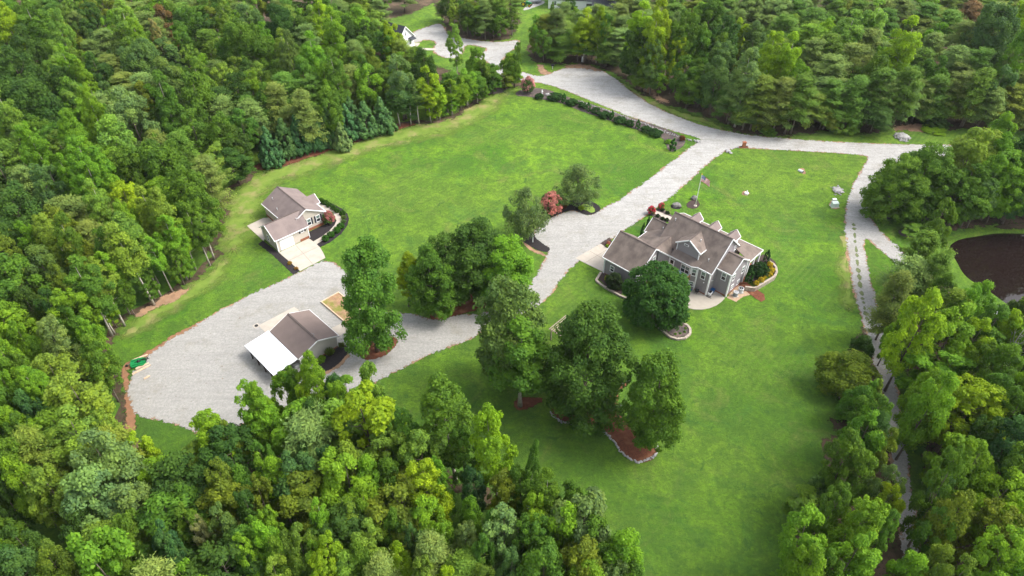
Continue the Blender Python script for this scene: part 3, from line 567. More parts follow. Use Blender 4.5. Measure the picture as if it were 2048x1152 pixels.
trim_bars(S, [(K(-.35, -.32, 2.86), K(7.2, -.32, 2.86)), (K(-.39, -.3, 2.86), K(-.39, 3.0, 5.0)), (K(-.39, 3.0, 5.0), K(-.39, 6.25, 2.9)), (K(8.25, 1.76, 5.4), K(12.5, 1.76, 2.98)), (K(8.25, 1.76, 5.4), K(6.1, 1.76, 4.2)), (K(12.5, 1.76, 2.98), K(12.5, 5.4, 2.98)), (K(3.96, 6.3, 2.98), K(3.96, 13.5, 2.98)), (K(13.34, 5.5, 3.0), K(13.34, 7.4, 4.3)), (K(13.34, 9.3, 3.0), K(13.34, 7.4, 4.3)), (K(12.4, 5.46, 3.0), K(13.34, 5.46, 3.0))], .09, .2)
for a, b in ((0, 0), (7, 0), (12.1, 2.1), (0, 5.9)): MB().box(a - .08, a + .08, b - .08, b + .08, 0, 2.85).build('corner_board', 'white', S)
MB().box(4.9, 7.03, -.04, 0.1, 0, .55).build('foundation', 'brick', S); MB().box(7.1, 12.14, 2.06, 2.2, 0, .62).build('foundation', 'brick', S); MB().box(4.26, 4.4, 6.0, 13.24, 0, .5).build('foundation', 'brick', S); MB().box(12.0, 12.14, 2.2, 13.2, 0, .5).build('foundation', 'brick', S)
gd = MB()
for k in range(4): gd.box(.72, 3.42, -.05, 0.0, .04 + k * .56, .585 + k * .56)
gd.build('garage_door', 'white', S)
m = MB(); m.box(.58, .72, -.07, 0, 0, 2.4); m.box(3.42, 3.56, -.07, 0, 0, 2.4); m.box(.58, 3.56, -.07, 0, 2.28, 2.4); m.build('door_frame', 'white', S)
window(S, K(8.5, 2.1, 2.1), X, -Y, .95, 1.6, shutters=True); window(S, K(10.6, 2.1, 2.05), X, -Y, .95, 1.6, shutters=True)
window(S, K(5.75, 0, 2.45), X, -Y, .75, .95, shutters=True); window(S, K(0, 3.65, 1.45), Y, -X, .85, 1.4)
pipes(S, [K(5.8, 1.6, 4.15), K(5.0, 8.2, 3.7), K(5.9, 11.6, 4.2)], .4)
# ---- barn --------------------------------------------------------------------
BO = P(440 + 1135 / 4.8, 560 + 640 / 4.8)
B = empty('storage_barn', BO, math.radians(135), 'pale storage barn with brown gable roof and white lean-to on the gravel yard', 'barn')
pr = ((0, 0), (0, 2.75), (3.5, 4.12), (7.0, 2.75), (7.0, 0))
MB().prism([K(0, b, z) for b, z in pr], [K(8.2, b, z) for b, z in pr]).build('wall', 'tan2', B)
roof(B, 'roof3', [[K(-.45, -.32, 2.8), K(8.6, -.32, 2.8), K(8.6, 3.52, 4.36), K(-.45, 3.52, 4.36)], [K(-.45, 7.38, 2.8), K(8.6, 7.38, 2.8), K(8.6, 3.53, 4.36), K(-.45, 3.53, 4.36)]])
MB().bar(K(-.45, 3.525, 4.36), K(8.6, 3.525, 4.36), .32, .09).build('ridge_cap', 'ridge', B)
trim_bars(B, [(K(-.49, -.3, 2.7), K(-.49, 3.52, 4.26)), (K(-.49, 7.4, 2.7), K(-.49, 3.52, 4.26)), (K(-.45, -.36, 2.7), K(8.6, -.36, 2.7)), (K(8.64, -.3, 2.7), K(8.64, 3.52, 4.26)), (K(8.64, 7.4, 2.7), K(8.64, 3.52, 4.26))], .08, .18)
MB().box(-.06, .08, -.06, .08, 0, 2.7).build('corner_board', 'white', B); MB().box(-.06, .08, 6.94, 7.06, 0, 2.7).build('corner_board', 'white', B)
MB().box(-.05, .1, .05, 6.95, 0, .28).build('foundation', 'brick', B)
lt = roof(B, 'metalroof', [[K(-.25, 7.42, 2.72), K(9.05, 7.42, 2.72), K(9.05, 11.95, 2.32), K(-.25, 11.95, 2.32)]], .10, 'lean_to_roof')
m = MB()
for k in range(12): m.bar(K(-.2 + k * .82, 7.44, 2.76), K(-.2 + k * .82, 11.94, 2.36), .03, .03)
m.build('roof_rib', 'metalroof', lt)
MB().box(-.25, 9.05, 11.85, 11.93, 2.02, 2.2).build('beam', 'darkwood', B)
for a in (7.78, 5.66, 3.48, 1.3, -.1): MB().box(a - .08, a + .08, 11.62, 11.8, 0, 2.15).build('post', 'darkwood', B)
MB().box(8.2, 8.26, .9, 3.3, 0, 2.3).build('overhead_door', 'white', B); MB().box(8.2, 8.26, 3.9, 6.3, 0, 2.3).build('overhead_door', 'white', B)
an = MB(); an.tube([K(.5, 3.5, 4.3), K(.5, 3.5, 5.3)], [.03, .02], 5); an.bar(K(.1, 3.4, 5.2), K(.9, 3.6, 5.2), .03); an.build('antenna', 'metal', B)
# ---- white houses far up the drive ---------------------------------------------
def gable_house(name, o, rz, W, Ln, h, rise, wallm, roofm, label):
    r = empty(name, o, rz, label, 'house')
    q = ((0, 0), (0, h), (W / 2, h + rise), (W, h), (W, 0)); MB().prism([K(0, b, z) for b, z in q], [K(Ln, b, z) for b, z in q]).build('wall', wallm, r)
    s = rise / (W / 2); roof(r, roofm, [[K(-.4, -.35, h - .35 * s + .2), K(Ln + .4, -.35, h - .35 * s + .2), K(Ln + .4, W / 2, h + rise + .22), K(-.4, W / 2, h + rise + .22)], [K(-.4, W + .35, h - .35 * s + .2), K(Ln + .4, W + .35, h - .35 * s + .2), K(Ln + .4, W / 2 + .01, h + rise + .22), K(-.4, W / 2 + .01, h + rise + .22)]])
    trim_bars(r, [(K(x, -.35, h - .35 * s + .1), K(x, W / 2, h + rise + .1)) for x in (-.42, Ln + .42)] + [(K(x, W + .35, h - .35 * s + .1), K(x, W / 2, h + rise + .1)) for x in (-.42, Ln + .42)])
    return r
g = gable_house('white_house', P(829, 92), math.radians(146), 7.5, 11, 3.4, 3.8, 'wsiding', 'roofdark', 'white house with charcoal roof half hidden by trees beside the far gravel loop')
window(g, K(0, 3.7, 5.0), Y, -X, .8, 1.2); window(g, K(0, 1.8, 1.9), Y, -X, .9, 1.5)
ww = MB().slab([K(-1.4, .3, 2.9), K(0, .3, 3.4), K(0, 2.6, 3.4), K(-1.4, 2.6, 2.9)], .12).build('porch_roof', 'roofdark', g); dd = MB().box(-.06, 0, 4.6, 5.6, 0, 2.2).build('door', 'glass', g)
g2 = gable_house('white_house', P(1096, 17), math.radians(-8), 11, 26, 3.4, 3.6, 'wsiding', 'roofdark', 'long white house with dark roof at the top edge beyond the trees')
MB().box(5, 9.5, -.08, 0, 0, 2.4).build('garage_door', 'dark', g2); MB().box(13.5, 17.5, -.08, 0, 0, 2.3).build('garage_door', 'dark', g2)
for x in (2.5, 21.5): window(g2, K(x, 0, 2.0), X, -Y, 1.0, 1.5)
w3 = MB().prism([K(16, b, z) for b, z in ((-7, 0), (-7, 3.4), (-3.5, 5.6), (0.0, 3.4), (0.0, 0))][::-1], [K(25.9, b, z) for b, z in ((-7, 0), (-7, 3.4), (-3.5, 5.6), (0.0, 3.4), (0.0, 0))][::-1]).build('front_wing', 'wsiding', g2)
roof(w3, 'roofdark', [[K(15.6, -7.3, 3.5), K(26.3, -7.3, 3.5), K(26.3, -3.5, 5.85), K(15.6, -3.5, 5.85)], [K(15.6, .2, 3.6), K(26.3, .2, 3.6), K(26.3, -3.49, 5.85), K(15.6, -3.49, 5.85)]])
# ---- low shed roof by the pond -------------------------------------------------
sh = empty('white_roofed_shed', P(1977, 626), math.radians(-24), 'low shed with pale white metal roof on the grass bank of the pond', 'shed')
MB().box(0, 5.2, -3.4, 0, 0, 1.9).build('wall', 'tan2', sh)
roof(sh, 'metalroof', [[K(-.3, .3, 1.95), K(5.5, .3, 1.95), K(5.5, -1.7, 2.7), K(-.3, -1.7, 2.7)], [K(-.3, -3.7, 1.95), K(5.5, -3.7, 1.95), K(5.5, -1.71, 2.7), K(-.3, -1.71, 2.7)]])
MB().box(2, 3, 0, .06, 0, 1.8).build('door', 'oldwood', sh)
# ---- concrete slabs ---------------------------------------------------------------
def slabg(name, px, z, mat='conc', joints=()):
    pts = [P(*p) for p in px]; m = MB(); m.prism([(p.x, p.y, 0.0) for p in pts], [(p.x, p.y, z) for p in pts]); o = m.build(name, mat); o['kind'] = 'structure'
    for a, b in joints:
        a, b = P(*a), P(*b); a.z = b.z = z + .001; j = MB().bar(a, b, .06, .012).build('slab_joint', 'joint', o)
    return o
def z1(x, y): return (1150 + x / 3.2, 340 + y / 3.2)
def z2(x, y): return (460 + x / 5.24, 340 + y / 5.24)
def z3(x, y): return (440 + x / 4.8, 560 + y / 4.8)
slabg('driveway_pad', [z2(*p) for p in ((513, 866), (828, 718), (900, 770), (945, 815), (975, 865), (1000, 922), (735, 1060))], .06, joints=[(z2(620, 950), z2(935, 800)), (z2(690, 790), z2(865, 985))])
slabg('side_patio', [z2(*p) for p in ((178, 587), (350, 505), (440, 500), (470, 560), (352, 745))], .06, 'conc')
slabg('garden_walk', [z2(*p) for p in ((872, 752), (960, 700), (1040, 640), (1096, 580), (1118, 530), (1085, 475), (1000, 430), (925, 395), (915, 365), (1000, 366), (1085, 405), (1145, 455), (1172, 520), (1158, 580), (1105, 645), (1000, 722), (905, 780))], .055)
slabg('driveway_pad', [z1(*p) for p in ((2, 566), (165, 473), (290, 560), (270, 640), (184, 655))], .06, joints=[(z1(95, 520), z1(215, 590)), (z1(60, 598), z1(215, 505))])
slabg('rear_patio', [z1(*p) for p in ((960, 820), (940, 842), (905, 868), (860, 886), (810, 895), (760, 893), (700, 878), (630, 830), (690, 750), (835, 780), (905, 770))], .06, 'patio')
slabg('front_walk', [z1(*p) for p in ((514, 258), (620, 302), (640, 330), (598, 320), (505, 276))], .055)
slabg('barn_apron', [z3(*p) for p in ((370, 440), (712, 260), (760, 292), (640, 420), (440, 508))], .06)
slabg('barn_step_pad', [z3(*p) for p in ((1255, 478), (1188, 408), (1060, 470), (1130, 545))], .06)
slabg('far_patio', [(826, 85), (840, 86), (838, 90), (830, 96), (823, 98)], .06)
slabg('far_walk', [(832, 96), (872, 97), (872, 101), (832, 100)], .055)
sheet('mulch_bed', [z2(*p) for p in ((826, 716), (822, 652), (1000, 570), (1085, 500), (1118, 530), (1096, 580), (1040, 640), (960, 700), (872, 750))], .040, 'black', fw=.25, smooth=False)
sheet('mulch_bed', [z2(*p) for p in ((905, 780), (1000, 722), (1105, 645), (1158, 580), (1172, 520), (1145, 455), (1085, 405), (1000, 366), (920, 355), (905, 310), (1000, 318), (1090, 362), (1170, 405), (1232, 460), (1248, 510), (1232, 580), (1170, 665), (1050, 760), (945, 810))], .038, 'black', fw=.3, smooth=False)
sheet('mulch_bed', [z2(*p) for p in ((295, 778), (345, 742), (505, 862), (735, 1060), (665, 1100), (560, 1000), (430, 880))], .042, 'black', fw=.3, smooth=False)
sheet('mulch_bed', [z1(*p) for p in ((160, 470), (222, 432), (240, 460), (215, 512))], .042, 'brownm', fw=.3, smooth=False)
sheet('mulch_bed', [z1(*p) for p in ((470, 283), (505, 262), (530, 245), (560, 245), (620, 290), (660, 330), (560, 335), (510, 300))], .042, 'greym', fw=.3, smooth=False)
sheet('mulch_bed', [z1(*p) for p in ((168, 655), (150, 700), (200, 750), (290, 800), (340, 780), (345, 700))], .20, 'brownm', fw=.2, smooth=False)
sheet('mulch_bed', [z1(*p) for p in ((520, 985), (560, 1008), (590, 1050), (645, 1075), (710, 1068), (735, 1040), (728, 1005), (700, 985), (620, 960))], .25, 'greym', fw=.2, smooth=False)
sheet('mulch_bed', [z1(*p) for p in ((1090, 700), (1150, 745), (1215, 710), (1280, 668), (1288, 640), (1275, 605), (1235, 575), (1195, 560), (1120, 620))], .82, 'brownm', fw=.2, smooth=False)
sheet('pebble_pad', [z1(*p) for p in ((970, 818), (1030, 845), (1075, 812), (1130, 798), (1080, 745), (1040, 730))], .05, 'peb', fw=.3, smooth=False)
sheet('red_mulch_ramp', [z1(*p) for p in ((1058, 705), (1100, 722), (1212, 798), (1215, 832), (1190, 845), (1150, 820), (1085, 770), (1052, 742))], .06, 'redm', fw=.3, smooth=False)
def block_wall(label, px, z, wd=.34, z0=0, cat='retaining wall', mat='block', bl=.42):
    q = refine([P(p[0], p[1], z) for p in px] + [], False, 99) if False else [P(p[0], p[1], z) for p in px]
    path = []
    for i in range(len(q) - 1):
        k = max(1, int((q[i + 1] - q[i]).length / bl))
        for j in range(k): path.append(q[i].lerp(q[i + 1], j / k))
    path.append(q[-1]); m = MB(); rng = random.Random(len(path))
    for i in range(len(path) - 1):
        a, b = path[i], path[i + 1]; d = (b - a); g = d.normalized() * .012; n = Vector((-d.y, d.x, 0)).normalized()
        for k, (u0, u1) in enumerate(((z0, z * .48), (z * .5, z - .08))):
            c = (a + b) / 2 + n * rng.uniform(-.015, .015); c.z = (u0 + u1) / 2; m.obox(c, d, n, d.length - .02, u1 - u0, wd)
        c = (a + b) / 2; c.z = z - .035; m.obox(c, d, n, d.length - .015, .07, wd + .07)
    return tag(m.build('block_wall', mat), label, cat)
block_wall('curved tan block wall holding up the bed right of the grey house', [z1(*p) for p in ((1090, 745), (1150, 752), (1215, 716), (1278, 678), (1292, 652), (1288, 620), (1270, 598), (1238, 578))], .95)
block_wall('low curved block edging beside the garage end of the grey house', [z1(*p) for p in ((166, 652), (150, 680), (135, 702), (165, 728), (220, 762), (290, 800), (360, 830))], .38)
block_wall('low rounded block wall around the mulch bed below the big maple', [z1(*p) for p in ((500, 985), (545, 1003), (575, 1035), (605, 1062), (655, 1078), (705, 1072), (738, 1045), (738, 1015), (722, 992), (700, 980))], .38)
# ================================================================ SMALL THINGS
rng = random.Random(7)
# flag pole
fpz = P(1390.6, 411.9); fl = empty('flag_pole', fpz, 0, 'tall white flagpole flying a striped flag in front of the grey house', 'flagpole')
MB().lathe([(.09, 0), (.075, 3), (.05, 7.6), (.05, 7.85), (.02, 7.86)], k=10).build('pole', 'white', fl, True)
MB().lathe([(.02, 7.86), (.10, 7.92), (.12, 8.0), (.08, 8.08), (.01, 8.12)], k=10).build('ball', 'yellow', fl, True)
MB().lathe([(.38, 0), (.36, .12), (.14, .14)], k=14).build('footing', 'conc', fl)
def flag():
    nx, nz = 26, 13; v, f, mi = [], [], []
    for k in range(nz + 1):
        for i in range(nx + 1):
            s = i / nx * 2.4; t = k / nz * 1.5
            v.append((.06 + s * .80 + .1 * t * s / 2.4, .13 * math.sin(s * 4.2 + t * 1.2) * min(1, s), 7.75 - t - .34 * s - .1 * s * s + .05 * math.sin(s * 3)))
    for k in range(nz):
        for i in range(nx):
            a = k * (nx + 1) + i; f.append((a, a + 1, a + nx + 2, a + nx + 1)); mi.append(2 if (i < nx * .4 and k < 7) else (0 if k % 2 == 0 else 1))
    me = bpy.data.meshes.new('flag'); me.from_pydata(v, [], f)
    for m in (plain('flag_red', (.55, .035, .05), .8), plain('flag_white', (.80, .79, .77), .8), plain('flag_blue', (.03, .06, .26), .8)): me.materials.append(m)
    me.polygons.foreach_set('material_index', mi); o = link('flag', me, fl); md = o.modifiers.new('t', 'SOLIDIFY'); md.thickness = .01
    st = MB()
    for r in range(9):
        for c in range(6 if r % 2 == 0 else 5):
            s = (.07 + c * .15 + (.075 if r % 2 else 0)); t = .08 + r * .083
            p = Vector((.06 + s * .80 + .1 * t * s / 2.4, .13 * math.sin(s * 4.2 + t * 1.2) * min(1, s), 7.75 - t - .34 * s - .1 * s * s + .05 * math.sin(s * 3)))
            st.obox(p, (1, 0, 0), (0, 1, 0), .05, .05, .05)
    st.build('stars', 'white', o)
flag()
def boulder(px, r, label, mat='rock2', sq=.6):
    p = P(*px); m = MB(); bm = bmesh.new(); bmesh.ops.create_icosphere(bm, subdivisions=3, radius=1)
    for v in bm.verts:
        d = 1 + .28 * noise.noise(v.co * 1.7 + Vector((px[0], px[1], 0))) + .1 * noise.noise(v.co * 5); v.co = Vector((v.co.x * r * d * 1.2, v.co.y * r * d * .85, v.co.z * r * sq * d + r * sq * .5))
    me = bpy.data.meshes.new('boulder'); bm.to_mesh(me); bm.free(); me.materials.append(M[mat]); o = link('boulder', me); o.location = p
    return tag(o, label, 'boulder')
boulder((1353, 412), .85, 'large low boulder in a small black mulch bed left of the flagpole'); boulder((1388, 398), .6, 'grey boulder in the mulch just behind the foot of the flagpole', sq=1.0)
def pile(px, n, r, hgt, label, mat='rock', rs=(.12, .3), name='rock_pile', cat='rock pile', border=False):
    m = MB(); q = [P(*p) for p in px]
    if border:
        for i in range(len(q) - 1):
            L_ = (q[i + 1] - q[i]).length; k = int(L_ / (rs[0] + rs[1]) * 2.2)
            for j in range(k): p = q[i].lerp(q[i + 1], (j + rng.random()) / k); m.rock((p.x + rng.uniform(-r, r), p.y + rng.uniform(-r, r), rng.uniform(0.05, hgt)), rng.uniform(*rs), rng)
    else:
        c = sum(q, Vector()) / len(q)
        while n > 0:
            p = q[rng.randrange(len(q))].lerp(c, rng.random() ** .6); p2 = q[rng.randrange(len(q))]; p = p.lerp(p2, rng.random() * .35); 
            d = min(1, (p - c).length / max(.1, (q[0] - c).length)); m.rock((p.x, p.y, hgt * (1 - d * d) * .9 + .04), rng.uniform(*rs), rng); n -= 1
    return tag(m.build(name, mat), label, cat)
pile([(1786, 272), (1790, 265), (1805, 264), (1818, 270), (1824, 280), (1815, 285), (1800, 284), (1790, 279)], 520, 0, 0.8, 'large oval pile of pale rocks on the grass north of the road', rs=(.14, .34))
pile([(1660, 374), (1668, 375), (1677, 371), (1688, 379), (1689, 386), (1682, 392), (1668, 391), (1664, 384)], 260, 0, .35, 'flat spread of pale rocks beside the curving lane above the transformer box', rs=(.1, .26))
pile([(1450, 300), (1455, 297), (1462, 303), (1467, 309), (1460, 310), (1452, 306)], 90, 0, .3, 'small patch of grey and white rocks at the road corner', rs=(.1, .24))
R6 = lambda x, y: (1000 + x / 4.096, 120 + y / 4.096)
pile([R6(*p) for p in ((648, 342), (690, 355), (760, 382), (850, 408), (940, 440), (1030, 480), (1120, 508), (1210, 540), (1290, 568), (1345, 592), (1400, 612), (1465, 635))], 0, .38, .3, 'long white rock border behind the hedge row along the road', rs=(.10, .22), name='stone_border', cat='stone border', border=True)
pile([R6(*p) for p in ((1515, 648), (1560, 660), (1600, 672), (1640, 680))], 0, .35, .3, 'short white rock border at the grassy tip of the junction', rs=(.12, .3), name='stone_border', cat='stone border', border=True)
boulder(R6(1622, 668), .5, 'white boulder at the tip of the grass by the road junction', 'rock')
Z5 = lambda x, y: (950 + x / 2.881, 560 + y / 2.881)
pile([Z5(*p) for p in ((432, 765), (460, 795), (500, 822), (560, 832), (630, 845), (700, 865), (760, 890), (800, 935), (835, 990), (880, 1025), (930, 1050), (980, 1048), (1025, 1025), (1048, 990), (1040, 940))], 0, .12, .22, 'winding grey stone edging round the pine straw bed under the big oaks', rs=(.12, .24), name='stone_edging', cat='stone edging', border=True)
pile([Z5(*p) for p in ((835, 612), (860, 592), (900, 575))], 0, .12, .22, 'short curve of grey stone edging at the top of the oak bed', rs=(.12, .24), name='stone_edging', cat='stone edging', border=True)
boulder(Z5(835, 735), .45, 'pale boulder on the pine straw between the two big oaks', 'rock')
boulder((1096, 190), .6, 'white boulder in the grey mulch beside the white statue', 'rock')
# statue, posts, boxes
st = empty('garden_statue', P(1084, 193), 0, 'slender white garden statue in the bed at the far lawn corner', 'statue')
MB().box(-.25, .25, -.25, .25, 0, .3).build('plinth', 'white', st); MB().lathe([(.16, .3), (.2, .7), (.13, 1.1), (.24, 1.4), (.2, 1.6), (.08, 1.68), (.13, 1.85), (.08, 1.98), (.01, 2.0)], k=12).build('figure', 'white', st, True)
lp = empty('lamp_post', P(1065.6, 484), 0, 'white post with small lamp head in the black mulch of the turning circle', 'lamp post')
MB().lathe([(.12, 0), (.10, .1), (.08, 2.6), (.07, 2.65)], k=10).build('post', 'white', lp); MB().box(-.3, .05, -.05, .05, 2.58, 2.66).build('arm', 'dark', lp); MB().lathe([(.05, 2.66), (.17, 2.75), (.17, 2.95), (.06, 3.05)], (-.1, 0, 0), 8).build('lamp_head', 'galv', lp)
pp = empty('marker_post', P(1164, 124), 0, 'short white marker post at the edge of the trees by the turning area', 'post'); MB().box(-.12, .12, -.12, .12, 0, 1.6).build('post', 'white', pp); MB().prism([(-.12, -.12, 1.6), (.12, -.12, 1.6), (.12, .12, 1.6), (-.12, .12, 1.6)], [(-.02, -.02, 1.72), (.02, -.02, 1.72), (.02, .02, 1.72), (-.02, .02, 1.72)]).build('cap', 'white', pp)
mb = empty('mail_box', P(1105, 138), .3, 'dark mailbox on a white post where the gravel widens', 'mailbox')
MB().box(-.06, .06, -.06, .06, 0, 1.2).build('post', 'white', mb); MB().prism([(-.5, -.25, .95), (.5, -.25, .95), (.5, -.25, 1.25), (.3, -.25, 1.45), (-.3, -.25, 1.45), (-.5, -.25, 1.25)][::-1], [(-.5, .25, .95), (.5, .25, .95), (.5, .25, 1.25), (.3, .25, 1.45), (-.3, .25, 1.45), (-.5, .25, 1.25)][::-1]).build('box', 'dark', mb)
tp = empty('brick_pillar', P(1487, 295), .1, 'small orange brick pillar with low wings beside the road', 'pillar')
MB().box(-.36, .36, -.3, .3, 0, 1.35).build('shaft', 'terra', tp); MB().box(-.46, .46, -.4, .4, 1.35, 1.5).box(-.3, .3, -.25, .25, 1.5, 1.62).build('cap', 'terra', tp); MB().box(-1.1, -.37, -.3, .3, 0, .28).box(.37, 1.1, -.3, .3, 0, .28).build('base_wing', 'terra', tp); MB().box(-1.0, -.45, -.2, .2, .28, .34).box(.45, 1.0, -.2, .2, .28, .34).build('planting_hole', 'dark', tp)
tb = empty('transformer_box', P(1668.5, 413), .1, 'pale green transformer box on a pad beside the lane', 'utility box')
MB().prism([(-.75, -.5, .08), (.75, -.5, .08), (.75, .5, .08), (-.75, .5, .08)], [(-.68, -.38, .95), (.68, -.38, .95), (.68, .45, 1.15), (-.68, .45, 1.15)]).build('cabinet', 'trans', tb); MB().box(-.9, .9, -.65, .65, 0, .08).build('pad', 'conc', tb); MB().box(-.02, .02, -.5, -.46, .2, .9).build('door_seam', 'metal', tb)
t2 = empty('utility_pedestal', P(1667, 405), .1, 'small white utility pedestal right behind the transformer box', 'utility box'); MB().box(-.38, .38, -.25, .25, 0, .85).build('case', 'white', t2); MB().box(-.42, .42, -.29, .29, .85, .95).build('lid', 'white', t2)
sheet('bare_dirt', [(1659, 406), (1664, 400), (1674, 403), (1678, 412), (1677, 418), (1664, 418)], .017, 'strawdirt', fw=.8)
sheet('bare_dirt', [(1482, 386), (1488, 381), (1498, 384), (1499, 390), (1488, 391)], .017, 'strawdirt', fw=.8); sheet('bare_dirt', [(1597, 338), (1604, 334), (1612, 342), (1611, 348), (1602, 347)], .017, 'strawdirt', fw=.8)
wc = empty('well_cover', P(1492.5, 388), .2, 'white well cover on a bare patch of the front lawn', 'well cover'); MB().lathe([(.42, 0), (.42, .3), (.46, .31), (.46, .38), (.2, .45), (.02, .47)], k=14).build('cap', 'white', wc); MB().lathe([(.12, .5), (.12, .85), (.05, .9)], (.1, .1, 0), 10).build('vent', 'white', wc)
cp = empty('drain_pipe', P(1604, 345), 0, 'white drain pipe end poking out of the lawn near the road', 'pipe'); MB().tube([(-.5, .9, .1), (.1, -.2, .3)], [.3, .3], 14).build('pipe', 'white', cp); MB().tube([(.1, -.2, .3), (.115, -.228, .305)], [.24, .24], 14).build('opening', 'dark', cp)
# air conditioners
for (x, y), lb in (((1024, 806), 'grey air conditioner, the nearer and darker of the pair by the side wing'), ((1057, 783), 'pale air conditioner, the one farther back beside the brown ramp')):
    a = empty('air_conditioner', P(*z1(x, y)), rng.random(), lb, 'air conditioner', 'air conditioners beside the grey house'); near = x < 1040
    MB().box(-.55, .55, -.55, .55, 0, .1).build('pad', 'conc', a)
    m = MB(); r0 = .46 if near else .50
    for k in range(9): m.lathe([(r0 - .02, .1 + k * .095), (r0, .12 + k * .095), (r0, .17 + k * .095), (r0 - .02, .19 + k * .095)], k=14)
    m.build('casing', 'metal' if near else 'galv', a); MB().lathe([(r0 + .02, .96), (r0 + .02, 1.04), (r0 - .1, 1.06), (r0 - .1, 1.0)], k=14).build('rim', 'galv', a)
    MB().lathe([(r0 - .12, .98), (r0 - .12, 1.03), (.01, 1.03)], k=14).build('fan_grille', 'dark' if not near else 'metal', a); MB().lathe([(.1, 1.03), (.08, 1.1), (.01, 1.1)], k=10).build('hub', 'galv', a)
# patio things
g = empty('grill', P(*z1(776, 790)), .4, 'black covered kettle grill on the rear patio under the low window', 'grill'); MB().lathe([(.05, .45), (.36, .6), (.4, .78), (.36, .95), (.2, 1.08), (.02, 1.12)], k=14).build('bowl', 'dark', g, True)
m = MB(); [m.bar((0.28 * math.cos(t), .28 * math.sin(t), 0), (.12 * math.cos(t), .12 * math.sin(t), .55), .04) for t in (0, 2.1, 4.2)]; m.build('stand', 'dark', g); MB().tube([(-.12, 0, 1.14), (0, 0, 1.2), (.12, 0, 1.14)], [.02, .02, .02], 5).build('handle', 'metal', g)
b = empty('flower_pot', P(*z1(738, 776)), 0, 'round blue pot at the left end of the patio wall', 'pot'); MB().lathe([(.16, 0), (.24, .3), (.27, .42), (.22, .42), (.2, .36)], k=12).build('pot', 'blue', b)
ct = empty('storage_cart', P(*z1(862, 800)), .9, 'white and black cart against the corner of the grey house', 'cart'); MB().box(-.5, .5, -.28, .28, .25, .75).build('body', 'white', ct); MB().box(-.35, .35, -.2, .2, .75, .86).build('tray', 'dark', ct)
[MB().tube([(x, y - .04, .14), (x, y + .04, .14)], [.14, .14], 10).build('wheel', 'dark', ct) for x in (-.35, .35) for y in (-.3, .3)]
bb = empty('storage_bin', P(*z1(878, 783)), .8, 'blue plastic bin behind the white cart on the patio', 'bin'); MB().prism([(-.3, -.25, 0), (.3, -.25, 0), (.3, .25, 0), (-.3, .25, 0)], [(-.38, -.32, .7), (.38, -.32, .7), (.38, .32, .7), (-.38, .32, .7)]).build('tub', 'blue', bb); MB().box(-.41, .41, -.35, .35, .7, .77).build('lid', 'blue', bb)
hz = MB(); hz.tube([P(*z1(835, 806)) + Vector((0, 0, .1)), P(*z1(850, 815)) + Vector((0, 0, .09)), P(*z1(872, 823)) + Vector((0, 0, .09))], [.07, .07, .06], 6); tag(hz.build('drain_hose', 'dark'), 'black drain hose lying on the patio at the white corner board', 'hose')
for i, (a, b_, rz, lb) in enumerate(((-5.55, .95, 2.2, 'aqua deck chair at the left side of the double window'), (-4.0, 1.0, 2.9, 'aqua deck chair at the right end of the wooden deck'))):
    p = HO + Matrix.Rotation(math.radians(-44), 3, 'Z') @ L(a, b_, 2.42); c = empty('deck_chair', p, rz, lb, 'chair', 'chairs on the deck')
    MB().box(-.33, .33, -.3, .3, .36, .5).build('seat', 'aqua', c); MB().obox((0, .32, .72), (1, 0, 0), (0, 1, .25), .66, .55, .1).build('backrest', 'aqua', c)
    for x in (-.3, .3):
        for y in (-.27, .3): MB().box(x - .03, x + .03, y - .03, y + .03, 0, .36).build('leg', 'darkwood', c)
        MB().box(x - .04, x + .04, -.3, .34, .62, .67).build('armrest', 'darkwood', c)
# ---- yard -------------------------------------------------------------------
rb = empty('raised_bed', BO, math.radians(135), 'long timber-framed bed of reddish soil and weeds right of the barn', 'raised bed')
m = MB(); m.box(-.3, 11.7, -4.32, -4.14, 0, .32); m.box(-.3, 11.7, -8.06, -7.88, 0, .32); m.box(11.52, 11.7, -7.88, -4.32, 0, .32); m.box(-.3, -.12, -7.88, -4.32, 0, .32); m.build('timber_frame', 'pine', rb)
sp = MB(); nx, ny = 44, 14
for i in range(nx):
    for j in range(ny):
        q = [(-.12 + 11.64 * (i + a) / nx, -7.88 + 3.56 * (j + b) / ny) for a, b in ((0, 0), (1, 0), (1, 1), (0, 1))]; sp.poly([(x, y, .2 + .09 * noise.noise(Vector((x * 1.3, y * 1.3, 0)))) for x, y in q])
sp.build('soil', 'soil', rb)
dc = empty('drain_cover', P(*z3(350, 441)), math.radians(45), 'round black drain cover in a small pale slab beside the barn apron', 'drain cover'); MB().box(-.5, .5, -.5, .5, 0, .07).build('slab', 'conc', dc); MB().lathe([(.33, .07), (.33, .10), (.3, .11), (.01, .11)], k=18).build('lid', 'dark', dc)
